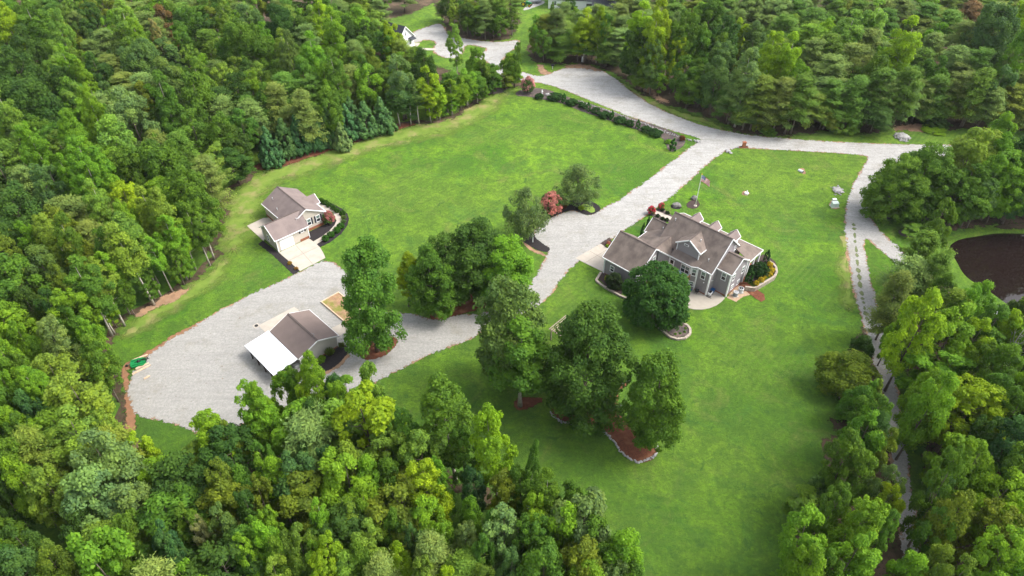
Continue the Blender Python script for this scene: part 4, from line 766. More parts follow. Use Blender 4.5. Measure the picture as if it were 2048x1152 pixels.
def rotary_cutter():
    c = empty('rotary_cutter', P(279, 727), math.radians(22), 'green rotary mower deck parked among lumber at the yard edge', 'mower deck')
    pts = [(-1.1, -.95), (.6, -.95), (1.15, -.55), (1.15, .55), (.6, .95), (-1.1, .95), (-1.35, .5), (-1.35, -.5)]
    MB().prism([(x, y, .22) for x, y in pts], [(x * .97, y * .97, .42) for x, y in pts]).build('deck', 'green', c)
    m = MB(); [m.box(-1.1, 1.0, y - .05, y + .05, .42, .52) for y in (-.55, .55)]; m.box(-.05, .05, -.9, .9, .425, .50); m.build('rib', 'green', c)
    MB().lathe([(.26, .42), (.26, .6), (.16, .75), (.05, .8)], (0, 0, 0), 10).build('gearbox', 'dark', c); MB().tube([(0, 0, .68), (1.7, 0, .6)], [.07, .07], 8).build('drive_shaft', 'dark', c)
    m = MB(); m.bar((1.1, -.5, .45), (1.6, 0, .95), .08); m.bar((1.1, .5, .45), (1.6, 0, .95), .08); m.bar((1.6, 0, .95), (-.6, 0, .5), .07); m.build('hitch_frame', 'dark', c)
    w_ = MB().tube([(-1.9, -.07, .22), (-1.9, .07, .22)], [.22, .22], 12).build('tail_wheel', 'dark', c); MB().bar((-1.3, 0, .5), (-1.9, 0, .24), .08).build('wheel_arm', 'metal', c)
rotary_cutter()
Zy = lambda x, y: (230 + x / 14.4, 700 + y / 14.4)
for a, b, mt, lb in (((500, 325), (945, 145), 'pine', 'long pale plank behind the green mower deck'), ((600, 560), (985, 385), 'pine', 'pale plank lying just in front of the green mower deck'), ((600, 605), (860, 500), 'oldwood', 'weathered plank between the two pale planks by the mower deck'), ((500, 715), (1030, 440), 'pine', 'longest pale plank, nearest of those in front of the mower deck'), ((840, 850), (1010, 750), 'pine', 'short pale plank lying alone on the gravel')):
    A, B_ = P(*Zy(*a)), P(*Zy(*b)); A.z = B_.z = .12; m = MB().bar(A, B_, .26, .12); m.bar(A + Vector((.05, .1, .10)), A.lerp(B_, .8) + Vector((.0, .06, .10)), .12, .07); tag(m.build('lumber_plank', mt), lb, 'plank', 'planks beside the mower deck')
# things under the lean-to
Bm = Matrix.Translation(BO) @ Matrix.Rotation(math.radians(135), 4, 'Z')
def riding_mower(p, rz, label, name='riding_mower', cat='mower', s=1.):
    c = empty(name, p, rz, label, cat); c.scale = (s, s, s)
    MB().box(-.55, .55, -.6, .6, .15, .32).build('cutting_deck', 'green', c); MB().prism([(.2, -.32, .35), (1.0, -.28, .35), (1.0, .28, .35), (.2, .32, .35)], [(.2, -.28, .85), (.9, -.22, .72), (.9, .22, .72), (.2, .28, .85)]).build('hood', 'green', c)
    MB().box(-.85, .2, -.4, .4, .35, .58).build('body', 'green', c); s_ = MB().box(-.55, -.1, -.24, .24, .58, .72).build('seat', 'yellow', c); MB().obox((-.6, 0, .9), (0, 1, 0), (1, 0, .2), .46, .42, .08).build('seat_back', 'yellow', c)
    MB().tube([(.2, 0, .8), (.02, 0, 1.05)], [.03, .03], 6).lathe([(.17, 1.04), (.2, 1.06), (.17, 1.08)], (.0, 0, 0), 12).build('steering_wheel', 'dark', c)
    for x, r in ((.75, .2), (-.6, .32)):
        for y in (-.5, .5):
            w_ = MB().tube([(x, y - .1, r), (x, y + .1, r)], [r, r], 14).build('wheel', 'dark', c); MB().tube([(x, y - .11, r), (x, y + .11, r)], [r * .5, r * .5], 10).build('rim', 'yellow', w_)
riding_mower(Bm @ Vector((.8, 10.3, 0)), math.radians(-40), 'green riding mower parked under the near corner of the white lean-to', s=1.15)
tw = MB(); A, B_ = P(*z3(640, 838)), P(*z3(738, 925)); 
for k in range(3): tw.bar(A + Vector((0, 0, .12 + .22 * k)), B_ + Vector((0, 0, .12 + .22 * k)), .28, .2)
tag(tw.build('timber_wall', 'oldwood'), 'weathered timber retaining wall running out from under the lean-to', 'timber wall')
ss = empty('stacked_sacks', P(*z3(742, 838)), .6, 'heap of grey-white sacks against the barn under the lean-to', 'sacks'); [MB().box(-.4 + dx, .4 + dx, -.25 + dy, .25 + dy, z, z + .2).build('sack', 'galv', ss) for dx, dy, z in ((0, 0, 0), (.1, .05, .21), (-.05, .5, 0), (.02, .02, .42))]
# far: tractor and trailer
t = empty('farm_tractor', P(1052, 12), math.radians(-20), 'green tractor with yellow wheels parked at the top edge', 'tractor')
MB().prism([(0, -.4, .9), (2.0, -.35, .9), (2.0, .35, .9), (0, .4, .9)], [(0, -.35, 1.7), (1.9, -.3, 1.5), (1.9, .3, 1.5), (0, .35, 1.7)]).build('hood', 'green', t); MB().box(-1.2, 0, -.8, .8, .9, 1.3).build('body', 'green', t); MB().box(-.9, -.4, -.3, .3, 1.3, 1.6).build('seat', 'yellow', t)
MB().box(-1.2, .1, -.75, .75, 2.5, 2.6).build('canopy', 'green', t); m = MB(); [m.box(x - .04, x + .04, y - .04, y + .04, 1.3, 2.5) for x in (-1.1, 0) for y in (-.7, .7)]; m.build('canopy_post', 'dark', t)
for x, r in ((1.6, .5), (-.7, .85)):
    for y in (-.9, .9): w_ = MB().tube([(x, y - .2, r), (x, y + .2, r)], [r, r], 16).build('wheel', 'dark', t); MB().tube([(x, y - .22, r), (x, y + .22, r)], [r * .55, r * .55], 12).build('rim', 'yellow', w_)
t = empty('flat_trailer', P(1070, 6), math.radians(14), 'grey flatbed trailer beside the green tractor', 'trailer'); MB().box(-2.4, 2.4, -1.0, 1.0, .6, .75).build('bed', 'metal', t); m = MB(); m.box(-2.4, 2.4, -1.0, -.94, .75, 1.1); m.box(-2.4, 2.4, .94, 1.0, .75, 1.1); m.build('side_rail', 'metal', t)
for x in (-.4, .5):
    for y in (-1.05, 1.05): w_ = MB().tube([(x, y - .1, .36), (x, y + .1, .36)], [.36, .36], 14).build('wheel', 'dark', t); MB().tube([(x, y - .12, .36), (x, y + .12, .36)], [.18, .18], 10).build('rim', 'galv', w_)
MB().bar((2.4, 0, .65), (3.6, 0, .5), .12).build('tongue', 'metal', t)
# garden arbor glimpsed through the big oak
ab = empty('garden_arbor', P(1128, 676), math.radians(48), 'pale wooden arbor roof glimpsed through the crown of the big oak', 'arbor')
for x in (-1.9, 1.9):
    for y in (-1.4, 1.4): MB().box(x - .09, x + .09, y - .09, y + .09, 0, 2.5).build('post', 'oldwood', ab)
m = MB(); [m.box(x - .05, x + .05, -1.7, 1.7, 2.5, 2.66) for x in (-1.9, 1.9)]; m.build('beam', 'oldwood', ab)
m = MB(); [m.box(-2.3, 2.3, y - .06, y + .06, 2.66, 2.8) for y in np.linspace(-1.6, 1.6, 9)]; m.build('rafter', 'oldwood', ab)
# ================================================================ TREES AND SHRUBS
def leaf_mat(name, hue_y=(1.18, 1.12, .64), trans=.42, rough=.6):
    """colour comes from the object's own colour; every clump and leaf carries its own tone"""
    m, n, b = new_mat(name); oi = N(n, 'ShaderNodeObjectInfo'); at = N(n, 'ShaderNodeAttribute', attribute_name='tone')
    lo = N(n, 'ShaderNodeMix', data_type='RGBA', blend_type='MULTIPLY'); lo.inputs[0].default_value = 1; n.links.new(oi.outputs['Color'], lo.inputs[6]); lo.inputs[7].default_value = (.70, .76, .72, 1)
    hi = N(n, 'ShaderNodeMix', data_type='RGBA', blend_type='MULTIPLY'); hi.inputs[0].default_value = 1; n.links.new(oi.outputs['Color'], hi.inputs[6]); hi.inputs[7].default_value = (hue_y[0], hue_y[1], hue_y[2], 1)
    c = mixc(n, at.outputs['Fac'], lo.outputs[2], hi.outputs[2]); n.links.new(c, b.inputs['Base Color'])
    b.inputs['Roughness'].default_value = rough; b.inputs['Specular IOR Level'].default_value = .08
    t = N(n, 'ShaderNodeBsdfTranslucent'); n.links.new(c, t.inputs['Color']); mx = N(n, 'ShaderNodeMixShader'); mx.inputs[0].default_value = trans
    n.links.new(b.outputs[0], mx.inputs[1]); n.links.new(t.outputs[0], mx.inputs[2]); n.links.new(mx.outputs[0], n.nodes['Material Output'].inputs['Surface'])
    return m
M['leaf'] = leaf_mat('leaves'); M['needle'] = leaf_mat('needles', (1.2, 1.08, .8), .15, .7); M['flower'] = leaf_mat('blossom', (1.25, 1.05, 1.0), .25)
M['bark'] = plain('bark', (.16, .13, .105), .95, .1, var=.4, vs=4., bump=.5); M['palebark'] = plain('pale_bark', (.40, .36, .31), .95, .1, var=.4, vs=3., bump=.4); M['deadwood'] = plain('dead_wood', (.42, .38, .35), .95, .1, var=.3)
R = np.random.default_rng(11)
def unit(v): return v / np.maximum(1e-6, np.linalg.norm(v, axis=-1, keepdims=True))
def leaf_mesh(name, pos, nrm, size, tone, asp, mat, tang=None):
    n = len(pos); rnd = R.normal(size=(n, 3)); t = unit(np.cross(nrm, rnd)) if tang is None else unit(tang - nrm * np.sum(tang * nrm, -1, keepdims=True)); b = np.cross(nrm, t)
    s = size[:, None]; v = np.empty((n, 4, 3))
    v[:, 0] = pos - t * s * asp / 2; v[:, 1] = pos + b * s / 2 - t * s * asp * .08; v[:, 2] = pos + t * s * asp / 2; v[:, 3] = pos - b * s / 2 - t * s * asp * .08
    me = bpy.data.meshes.new(name); me.vertices.add(4 * n); me.vertices.foreach_set('co', v.ravel().astype(np.float32)); me.loops.add(4 * n)
    me.loops.foreach_set('vertex_index', np.arange(4 * n, dtype=np.int32)); me.polygons.add(n); me.polygons.foreach_set('loop_start', np.arange(0, 4 * n, 4, dtype=np.int32)); me.update(calc_edges=True)
    at = me.attributes.new('tone', 'FLOAT', 'POINT'); at.data.foreach_set('value', np.repeat(np.clip(tone, 0, 1), 4).astype(np.float32)); me.materials.append(M[mat]); return me
PROF = {'round': ([0, .1, .3, .55, .8, .93, 1], [.42, .78, 1, .98, .74, .42, .1]), 'tulip': ([0, .12, .35, .6, .82, .94, 1], [.45, .8, 1, .88, .56, .3, .06]), 'ball': ([0, .08, .3, .55, .8, .93, 1], [.6, .86, 1, .98, .75, .45, .1]),
        'cone': ([0, .06, .2, .5, .8, 1], [.75, .95, 1, .68, .32, .02]), 'col': ([0, .1, .4, .75, 1], [.8, 1, .95, .65, .03]), 'flat': ([0, .2, .5, .8, 1], [.7, 1, .95, .7, .2])}
def broad(name, Rr, z0, z1, pf, ncl, cr, nl, ls, asp=1.5, jag=.18, squash=.8, mat='leaf', inner=.18, tonev=.33, outw=.55, lobes=0, mixl=.55):
    """crown = lobes (boughs) on an uneven envelope > leaf clumps on each lobe > leaves"""
    ts, rs = PROF[pf]; tt = np.linspace(0, 1, 200); w_ = np.interp(tt, ts, rs) + .15; ph = R.uniform(0, 6.3, 4); Hc = z1 - z0
    lobf = lambda th, t: np.minimum(1.12, 1 + jag * (np.sin(2 * th + ph[0] + 3 * t) * .6 + np.sin(3 * th + ph[1] - 5 * t) * .6 + np.sin(5 * th + ph[2] + 9 * t) * .4))
    env = lambda t: np.interp(t, ts, rs) * Rr
    cs = cr * R.uniform(.45, 1.4, ncl)
    if lobes:
        lt = np.clip((np.arange(lobes) + R.uniform(.1, .9, lobes)) / lobes, .04, .97); lt[-1] = .93; la = np.arange(lobes) * 2.4 + R.uniform(-.5, .5, lobes); lr = np.minimum(env(lt) * .6 + .12 * Rr, Rr * R.uniform(.38, .58, lobes)); lrad = np.maximum(0, env(lt) * lobf(la, lt) - lr * .8)
        lc = np.stack([lrad * np.cos(la), lrad * np.sin(la), z0 + lt * Hc], 1); li = R.choice(lobes, ncl, p=lr ** 2 / np.sum(lr ** 2)); lo_ = unit(np.stack([lc[:, 0], lc[:, 1], np.full(lobes, Rr * .6)], 1))
        dd = unit(unit(R.normal(size=(ncl, 3))) + .75 * lo_[li]); c = lc[li] + dd * lr[li][:, None] * np.array([1, 1, .85]) * (R.uniform(.45, 1, ncl) ** .4)[:, None]
    t = R.choice(tt, ncl, p=w_ / w_.sum()); th = R.uniform(0, 2 * np.pi, ncl); inn = R.random(ncl) < inner; rad = env(t) * lobf(th, t); rad = np.where(inn, rad * np.sqrt(R.random(ncl)) * .7, np.maximum(0, rad - cs * .55) * R.uniform(.82, 1.0, ncl)); c2 = np.stack([rad * np.cos(th), rad * np.sin(th), z0 + cs * .4 + t * (Hc - cs * .9)], 1)
    c = np.where((R.random(ncl) < mixl)[:, None], c, c2) if lobes else c2
    k = np.maximum(24, (nl * cs ** 2 / np.sum(cs ** 2))).astype(int); idx = np.repeat(np.arange(ncl), k); n = len(idx)
    out = unit(np.stack([c[:, 0], c[:, 1], np.full(ncl, Rr * .55)], 1))
    d = unit(unit(R.normal(size=(n, 3))) + outw * out[idx] + np.array([0, 0, .25])); pos = c[idx] + d * (cs[idx] * R.uniform(.5, 1.2, n))[:, None] * np.array([1, 1, squash])
    r_ = np.percentile(np.hypot(pos[:, 0], pos[:, 1]), 96); pos[:, :2] *= Rr / r_; zt, zb = np.percentile(pos[:, 2], 99.6), np.percentile(pos[:, 2], .5); pos[:, 2] = z0 + (pos[:, 2] - zb) * Hc / (zt - zb)
    nrm = unit(d + .8 * unit(R.normal(size=(n, 3))) + np.array([0, 0, .3])); ct = np.clip(R.normal(.5, tonev * .7, ncl), 0, 1); tone = ct[idx] + R.normal(0, .24, n)
    return leaf_mesh(name, pos, nrm, ls * R.uniform(.65, 1.4, n), tone, asp, mat)
def pine(name, Rr, z0, z1, nb, nl, ls=.34, sparse=1., droop=.0, conic=.65):
    P_, Nn, S_, T_, G_ = [], [], [], [], []
    per = nl // nb
    for i in range(nb):
        t = ((i + R.random()) / nb) ** .85; z = z0 + t * (z1 - z0); L_ = Rr * ((1 - t) ** conic * 1.05 + .08) * R.uniform(.6, 1.2); a = R.uniform(0, 6.3); el = .12 + .45 * t - droop
        dr = np.array([math.cos(a), math.sin(a), el]); ncl = max(2, int(L_ / .75)); tn = R.uniform(.15, .8)
        for j in range(ncl):
            s = (.35 + .65 * (j + .6) / ncl) * L_; side = np.array([-math.sin(a), math.cos(a), 0]) * R.normal(0, .22 * (1 + s * .3)); cc = dr * s + side + np.array([0, 0, z]); m = per // ncl; q = R.normal(size=(m, 3)) * np.array([.42, .42, .16]) * (.8 + .35 * Rr / 4)
            P_.append(cc + q); nn = unit(np.array([0, 0, 1.]) + .6 * unit(R.normal(size=(m, 3))) + .25 * dr); Nn.append(nn); S_.append(ls * R.uniform(.5, 1.3, m)); T_.append(np.clip(tn + R.normal(0, .2, m), 0, 1)); G_.append(unit(dr + .8 * R.normal(size=(m, 3)) * np.array([1, 1, .5])))
    pp = np.concatenate(P_); pp[:, :2] *= Rr / np.percentile(np.hypot(pp[:, 0], pp[:, 1]), 95)
    return leaf_mesh(name, pp, np.concatenate(Nn), np.concatenate(S_) * .55, np.concatenate(T_), 3.2, 'needle', np.concatenate(G_))
def cypress(name, Rr, z0, z1, nl, ls=.3, pf='cone', lump=.14, ncl=90):
    ts, rs = PROF[pf]; tt = np.linspace(0, .98, 200); w_ = np.interp(tt, ts, rs) + .05; t = R.choice(tt, ncl, p=w_ / w_.sum()); th = R.uniform(0, 6.3, ncl); cs = R.uniform(.6, 1.2, ncl) * Rr * (.3 if ncl < 120 else .22)
    rad = np.maximum(0, np.interp(t, ts, rs) * Rr * (1 + lump * R.normal(size=ncl)) - cs * .5); c = np.stack([rad * np.cos(th), rad * np.sin(th), z0 + t * (z1 - z0)], 1); k = nl // ncl; idx = np.repeat(np.arange(ncl), k); n = len(idx)
    out = unit(np.stack([np.cos(th), np.sin(th), np.full(ncl, .55)], 1)); d = unit(unit(R.normal(size=(n, 3))) + .8 * out[idx]); pos = c[idx] + d * (cs[idx] * R.uniform(.6, 1.1, n))[:, None] * np.array([.8, .8, 1.5]); pos[:, 2] = np.maximum(pos[:, 2], .05)
    nrm = unit(d + .5 * unit(R.normal(size=(n, 3)))); tone = np.clip(R.normal(.45, .25, ncl), 0, 1)[idx] + R.normal(0, .15, n)
    return leaf_mesh(name, pos, nrm, ls * R.uniform(.6, 1.3, n), tone, 1.9, 'needle', unit(np.array([0, 0, 1.]) + .6 * out[idx] + .3 * R.normal(size=(n, 3))))
def trunk_mesh(name, h, r, z0, Rr, nl=7, mat='bark', seed=0, lean=.03, sub=False):
    g = random.Random(seed); m = MB(); path, rad = [], []; lx, ly = g.uniform(-lean, lean) * h, g.uniform(-lean, lean) * h
    for i in range(7):
        t = i / 6; path.append((lx * t * t + g.uniform(-.05, .05) * (i > 0), ly * t * t + g.uniform(-.05, .05) * (i > 0), h * .9 * t - .1)); rad.append(r * (1 - .85 * t) * (1.35 if i == 0 else 1))
    m.tube(path, rad, 8)
    for k in range(nl):
        t = g.uniform(max(.3, z0 / h * .9), .82); a = g.uniform(0, 6.3); b = Vector((lx * t * t, ly * t * t, h * .9 * t)); Lb = Rr * g.uniform(.5, .85) * (1.1 - t * .7); e = b + Vector((math.cos(a) * Lb, math.sin(a) * Lb, Lb * g.uniform(.4, .9))); mid = b.lerp(e, .5) + Vector((0, 0, -.1 * Lb)); rr = r * (1 - .85 * t) * .6
        m.tube([b, mid, e], [rr, rr * .6, rr * .2], 6)
        if sub:
            for _ in range(4):
                s = g.uniform(.35, 1); q = b.lerp(e, s); d = Vector((g.uniform(-1, 1), g.uniform(-1, 1), g.uniform(-.1, .9))).normalized() * Lb * .5; m.tube([q, q + d * .5 + Vector((0, 0, .05)), q + d], [rr * .35, rr * .22, rr * .07], 5)
    me = bpy.data.meshes.new(name); me.from_pydata(m.v, [], m.f); me.materials.append(M[mat]); me.shade_smooth(); return me
# prototypes: (crown mesh, trunk mesh, nominal radius, nominal height)
PR = {}
def proto(key, lst): PR[key] = lst
def mk(i, fn, tr, Rr, Hh): return (fn, tr, Rr, Hh)
T = lambda h, r, z0, Rr, s, mat='bark', nl=7: trunk_mesh('trunk', h, r, z0, Rr, nl, mat, s)
proto('O', [(broad('oak_crown', 6.0, z0, h, 'round', nc, cr, 24000, ls, jag=.2, lobes=lb), T(h, .34, 4, 6, sd), 6, h) for z0, h, nc, cr, ls, lb, sd in ((3.6, 18, 150, 1.15, .30, 13, 1), (3.2, 17, 190, 1.0, .28, 18, 2), (4, 18, 120, 1.35, .32, 9, 3), (3.4, 18, 230, .9, .27, 22, 31), (3.6, 17, 140, 1.25, .31, 0, 32))])
proto('o', [(broad('oak_crown', 3.8, z0, 15, pf, nc, cr, 12500, ls, jag=.3, lobes=lb), T(15, .22, 4, 3.8, sd), 3.8, 15) for z0, pf, nc, cr, ls, lb, sd in ((3, 'round', 85, .85, .25, 9, 4), (3, 'round', 60, 1.05, .27, 6, 5), (4, 'tulip', 100, .8, .24, 11, 6), (3, 'round', 75, 1.0, .26, 0, 61), (3.5, 'tulip', 70, .95, .25, 7, 62), (2.6, 'ball', 120, .7, .23, 14, 63))])
proto('T', [(broad('poplar_crown', 3.6, 5.5, 21, 'tulip', 130, .85, 17500, .23, jag=.16), T(21, .26, 7, 3.4, 7, 'palebark'), 3.6, 21), (broad('poplar_crown', 3.6, 6.5, 21, 'tulip', 110, .9, 17500, .24, jag=.26, lobes=14), T(21, .26, 8, 3.4, 8, 'palebark'), 3.6, 21), (broad('poplar_crown', 3.6, 5, 20, 'tulip', 170, .7, 17500, .22, jag=.2, lobes=20), T(20, .25, 7, 3.4, 9, 'palebark'), 3.6, 20)])
proto('E', [(broad('poplar_crown', 2.8, 9.5, 20, 'tulip', 60, .95, 9000, .24, jag=.3), T(20, .20, 9, 2.6, 10, 'palebark', 9), 2.8, 20), (broad('poplar_crown', 2.8, 8.5, 19, 'round', 55, .9, 8500, .24, jag=.35), T(19, .19, 8, 2.6, 11, 'palebark', 9), 2.8, 19)])
proto('P', [(pine('pine_crown', 4.2, 3.2, 14, 62, 15000, conic=.5), T(14, .24, 3, 3, 12, nl=12), 4.2, 14), (pine('pine_crown', 4.2, 2.4, 13, 74, 16000, conic=.62), T(13, .24, 3, 3, 13, nl=12), 4.2, 13), (pine('pine_crown', 4.2, 3.6, 13, 50, 13500, .36, conic=.4), T(13, .25, 4, 3, 14, nl=12), 4.2, 13)])
proto('C', [(cypress('cypress_crown', 2.6, .2, 10.5, 15000, .26, ncl=170), T(10, .16, 1, 1, 15, nl=2), 2.6, 10.5), (cypress('cypress_crown', 2.6, .2, 10, 15000, lump=.2, ncl=190), T(10, .16, 1, 1, 16, nl=2), 2.6, 10)])
proto('S', [(broad('low_crown', 4.0, .8, 9, 'ball', 70, 1.15, 15000, .26, jag=.14), T(9, .2, 1, 4, 17), 4, 9), (broad('low_crown', 4.0, .6, 8, 'ball', 100, .95, 15000, .25, jag=.22), T(8, .2, 1, 4, 18), 4, 8)])
proto('M', [(broad('maple_crown', 5.2, .9, 10.5, 'ball', 230, .85, 30000, .25, jag=.07, tonev=.2), T(10, .28, 1, 5, 19), 5.2, 10.5)])
proto('G', [(broad('oak_crown', 6.4, .6, 20, 'ball', 250, 1.2, 36000, .27, jag=.24, lobes=26), T(20, .42, 2, 6, 20), 6.4, 20), (broad('oak_crown', 5.0, 2.4, 18, 'round', 190, 1.05, 27000, .25, jag=.3, lobes=20), T(18, .34, 2, 5, 21), 5.0, 18), (broad('oak_crown', 5.0, 2.0, 18, 'round', 170, 1.15, 27000, .26, jag=.26, lobes=15), T(18, .34, 2, 5, 211), 5.0, 18)])
proto('W', [(broad('birch_crown', 4.2, .8, 8.2, 'ball', 120, .8, 8500, .15, asp=2.6, jag=.34, inner=.45, outw=.2), T(8, .12, .5, 4, 22, nl=14), 4.2, 8.2)])
proto('B', [(broad('shrub_leaves', 1.0, .02, 1.5, 'ball', 34, .36, 2600, .12, jag=.1), T(1.2, .05, .1, .6, 23, nl=3), 1.0, 1.5), (broad('shrub_leaves', 1.0, .02, 1.5, 'ball', 44, .3, 2600, .12, jag=.22), T(1.2, .05, .1, .6, 24, nl=3), 1.0, 1.5)])
proto('V', [(cypress('arborvitae_leaves', .55, .02, 2.6, 3200, .11, 'col', .1, 44), T(2.3, .05, .1, .2, 25, nl=1), .55, 2.6)])
proto('Y', [(broad('blossom', 2.0, .9, 4.2, 'ball', 80, .42, 3600, .16, jag=.16, mat='flower'), T(3.6, .07, .3, 1.8, 26, nl=9), 2.0, 4.2)])
PR['Yg'] = [(broad('leaves', 1.9, .6, 4.0, 'ball', 60, .5, 5000, .16, jag=.16), None, 2.0, 4.2)]
proto('D', [(None, trunk_mesh('dead_trunk', 13, .22, 4, 5.5, 22, 'deadwood', 27, sub=True), 4.5, 13)])
GR = [R.normal(size=3) for _ in range(1)]
def grass_tuft(n=700, r=1.0, h=1.3):
    a = R.uniform(0, 6.3, n); s = R.uniform(.1, 1, n); d = np.stack([np.cos(a) * s, np.sin(a) * s, 1.3 - s * .6], 1); d = unit(d); pos = d * (R.uniform(.35, .9, n) * h)[:, None] * np.array([r, r, 1])
    return leaf_mesh('grass_blades', pos, unit(np.cross(d, R.normal(size=(n, 3)))), np.full(n, .07), R.uniform(0, 1, n), 9, 'leaf', d)
PR['A'] = [(grass_tuft(), None, 1.0, 1.3)]
TINT = {'d': (0.073, 0.147, 0.033), 'm': (0.114, 0.225, 0.035), 'b': (0.181, 0.342, 0.035), 'y': (0.271, 0.411, 0.029), 'g': (0.121, 0.209, 0.064), 'p': (0.175, 0.261, 0.067), 'l': (0.211, 0.339, 0.059), 'o': (0.169, 0.248, 0.039), 'e': (0.082, 0.183, 0.064), 'r': (0.205, 0.131, 0.064), 's': (0.181, 0.280, 0.098), 'n': (0.301, 0.287, 0.127)}
TNAME = {'d': 'dark green', 'm': 'mid green', 'b': 'bright green', 'y': 'yellow-green', 'g': 'grey-green', 'p': 'dull green', 'l': 'pale green', 'o': 'olive', 'e': 'blue-green', 'r': 'reddish-brown', 's': 'silvery green', 'n': 'browning'}
KNAME = {'O': ('oak_tree', 'spreading tree', 'broad tree'), 'o': ('broadleaf_tree', 'rounded tree', 'tree'), 'T': ('poplar_tree', 'tall poplar', 'poplar tree'), 'E': ('slender_tree', 'bare-stemmed tree', 'slender tree'), 'U': ('young_tree', 'young tree', 'young tree'), 'P': ('pine_tree', 'pine', 'pine tree'), 'C': ('cypress_tree', 'cypress', 'cypress tree'), 'S': ('low_tree', 'low bushy tree', 'tree'),
         'M': ('maple_tree', 'maple', 'tree'), 'G': ('lawn_oak', 'oak', 'tree'), 'W': ('birch_tree', 'birch', 'tree'), 'B': ('shrub', 'shrub', 'shrub'), 'V': ('arborvitae', 'arborvitae', 'arborvitae'), 'Y': ('crape_myrtle', 'crape myrtle', 'flowering shrub'), 'D': ('dead_tree', 'leafless dead tree', 'tree'), 'A': ('ornamental_grass', 'ornamental grass', 'grass plant')}
PLANTS = []; tr_ = random.Random(5)
def plant(kind, loc, Rr, Hh, tint, label=None, group=None, manual=True, tint2=None, z=0.):
    PLANTS.append(dict(k=kind, x=loc[0], y=loc[1], R=Rr, H=Hh, t=tint, label=label, group=group, manual=manual, t2=tint2, z=z))
def top_row(gx, gy, Hh, Rr, kf, cone=1.):
    """photo row of the top of the crown's outline, and column of its middle"""
    zc, hc = Hh * (1 - kf / 2), Hh * kf / 2; x, y, d = proj((gx, gy, zc)); dist = math.hypot(gx, gy); el = math.atan2(CAM_H - zc, dist)
    return y - math.hypot(hc * math.cos(el), Rr * cone * math.sin(el)) * FPX / d * (1 / math.cos(math.atan((y - 576) / FPX))) * .96, x, d
PR['U'] = PR['o']
KF = {'U': .78, 'O': .78, 'o': .78, 'T': .74, 'E': .55, 'P': .8, 'C': .98, 'S': .92, 'M': .92, 'G': .95, 'W': .92, 'D': .8, 'B': 1, 'V': 1, 'Y': .8, 'A': 1}
def base_tree(kind, bx, by, ty, wpx, tint, label=None, group=None, **kw):
    """trunk foot at photo (bx,by); its top reaches photo row ty; wpx = crown width in the photo"""
    g = P(bx, by); lo, hi = .5, 40.; Rr = wpx * proj(g)[2] / FPX / 2 * .92
    for _ in range(30):
        mid = (lo + hi) / 2
        if top_row(g.x, g.y, mid, Rr, KF[kind], .2 if kind in 'CV' else 1)[0] > ty: lo = mid
        else: hi = mid
    Hh = hi; d = proj((g.x, g.y, Hh * .6))[2]; plant(kind, g, wpx * d / FPX / 2, Hh, tint, label, group, **kw)
WOODS = [WOOD_W, WOOD_N, WOOD_C, WOOD_D, WOOD_E, WOOD_P]
LANE = [(1735, 640), (1768, 640), (1795, 740), (1812, 820), (1822, 880), (1850, 960), (1852, 1060), (1800, 1062), (1788, 960), (1772, 850), (1760, 760), (1748, 700)]
def in_woods(g):
    x, y, _ = proj((g.x, g.y, 0)); return any(inside((x, y), w_) for w_ in WOODS)
HH = {'O': 18, 'o': 15, 'T': 20, 'P': 13, 'C': 9, 'S': 9, 'E': 19, 'D': 13, 'B': 3}
DROPPED = []
def apex_tree(kind, ax, ay, wpx, tint, Hh=None):
    h0 = Hh or HH[kind] * tr_.uniform(.9, 1.1)
    if kind in 'OoTP' and not Hh:                       # narrow crowns belong to shorter trees
        wm = wpx * proj(P(ax, ay + wpx * .4, h0 * .6))[2] / FPX; h0 *= min(1.12, max(.6, .55 + wm / (20 if kind == 'O' else 13)))
    best = None
    for k in (1, 1.08, .92, 1.16, .84, 1.25, .75, 1.35, .66, .57, .48, .4):
        h1 = h0 * k; zc = h1 * (1 - KF[kind] / 2); cx, cy = ax, ay + wpx * .45
        for _ in range(8):
            g = P(cx, cy, zc); Rr = wpx * proj(g)[2] / FPX / 2; t, x, d = top_row(g.x, g.y, h1, Rr, KF[kind], {'C': .2, 'P': .6, 'T': .7}.get(kind, 1)); cy += ay - t; cx += ax - x
        g.z = 0
        if in_woods(g): best = (g, h1, Rr); break
    if best is None or best[2] <= 0 or best[0].length > 600: DROPPED.append((kind, round(ax), round(ay))); return
    g, h1, Rr = best
    if kind == 'O' and Rr < 4.6: kind = 'o'
    if kind == 'o' and Rr > 5.0: kind = 'O'
    plant(kind, g, Rr, h1, tint)
def tl(ox, oy, s, txt):
    for e in txt.split(';'):
        e = e.strip()
        if not e: continue
        q = e.split(); apex_tree(q[3], ox + float(q[0]) / s, oy + float(q[1]) / s, float(q[2]) / s, q[4], float(q[5]) if len(q) > 5 else None)
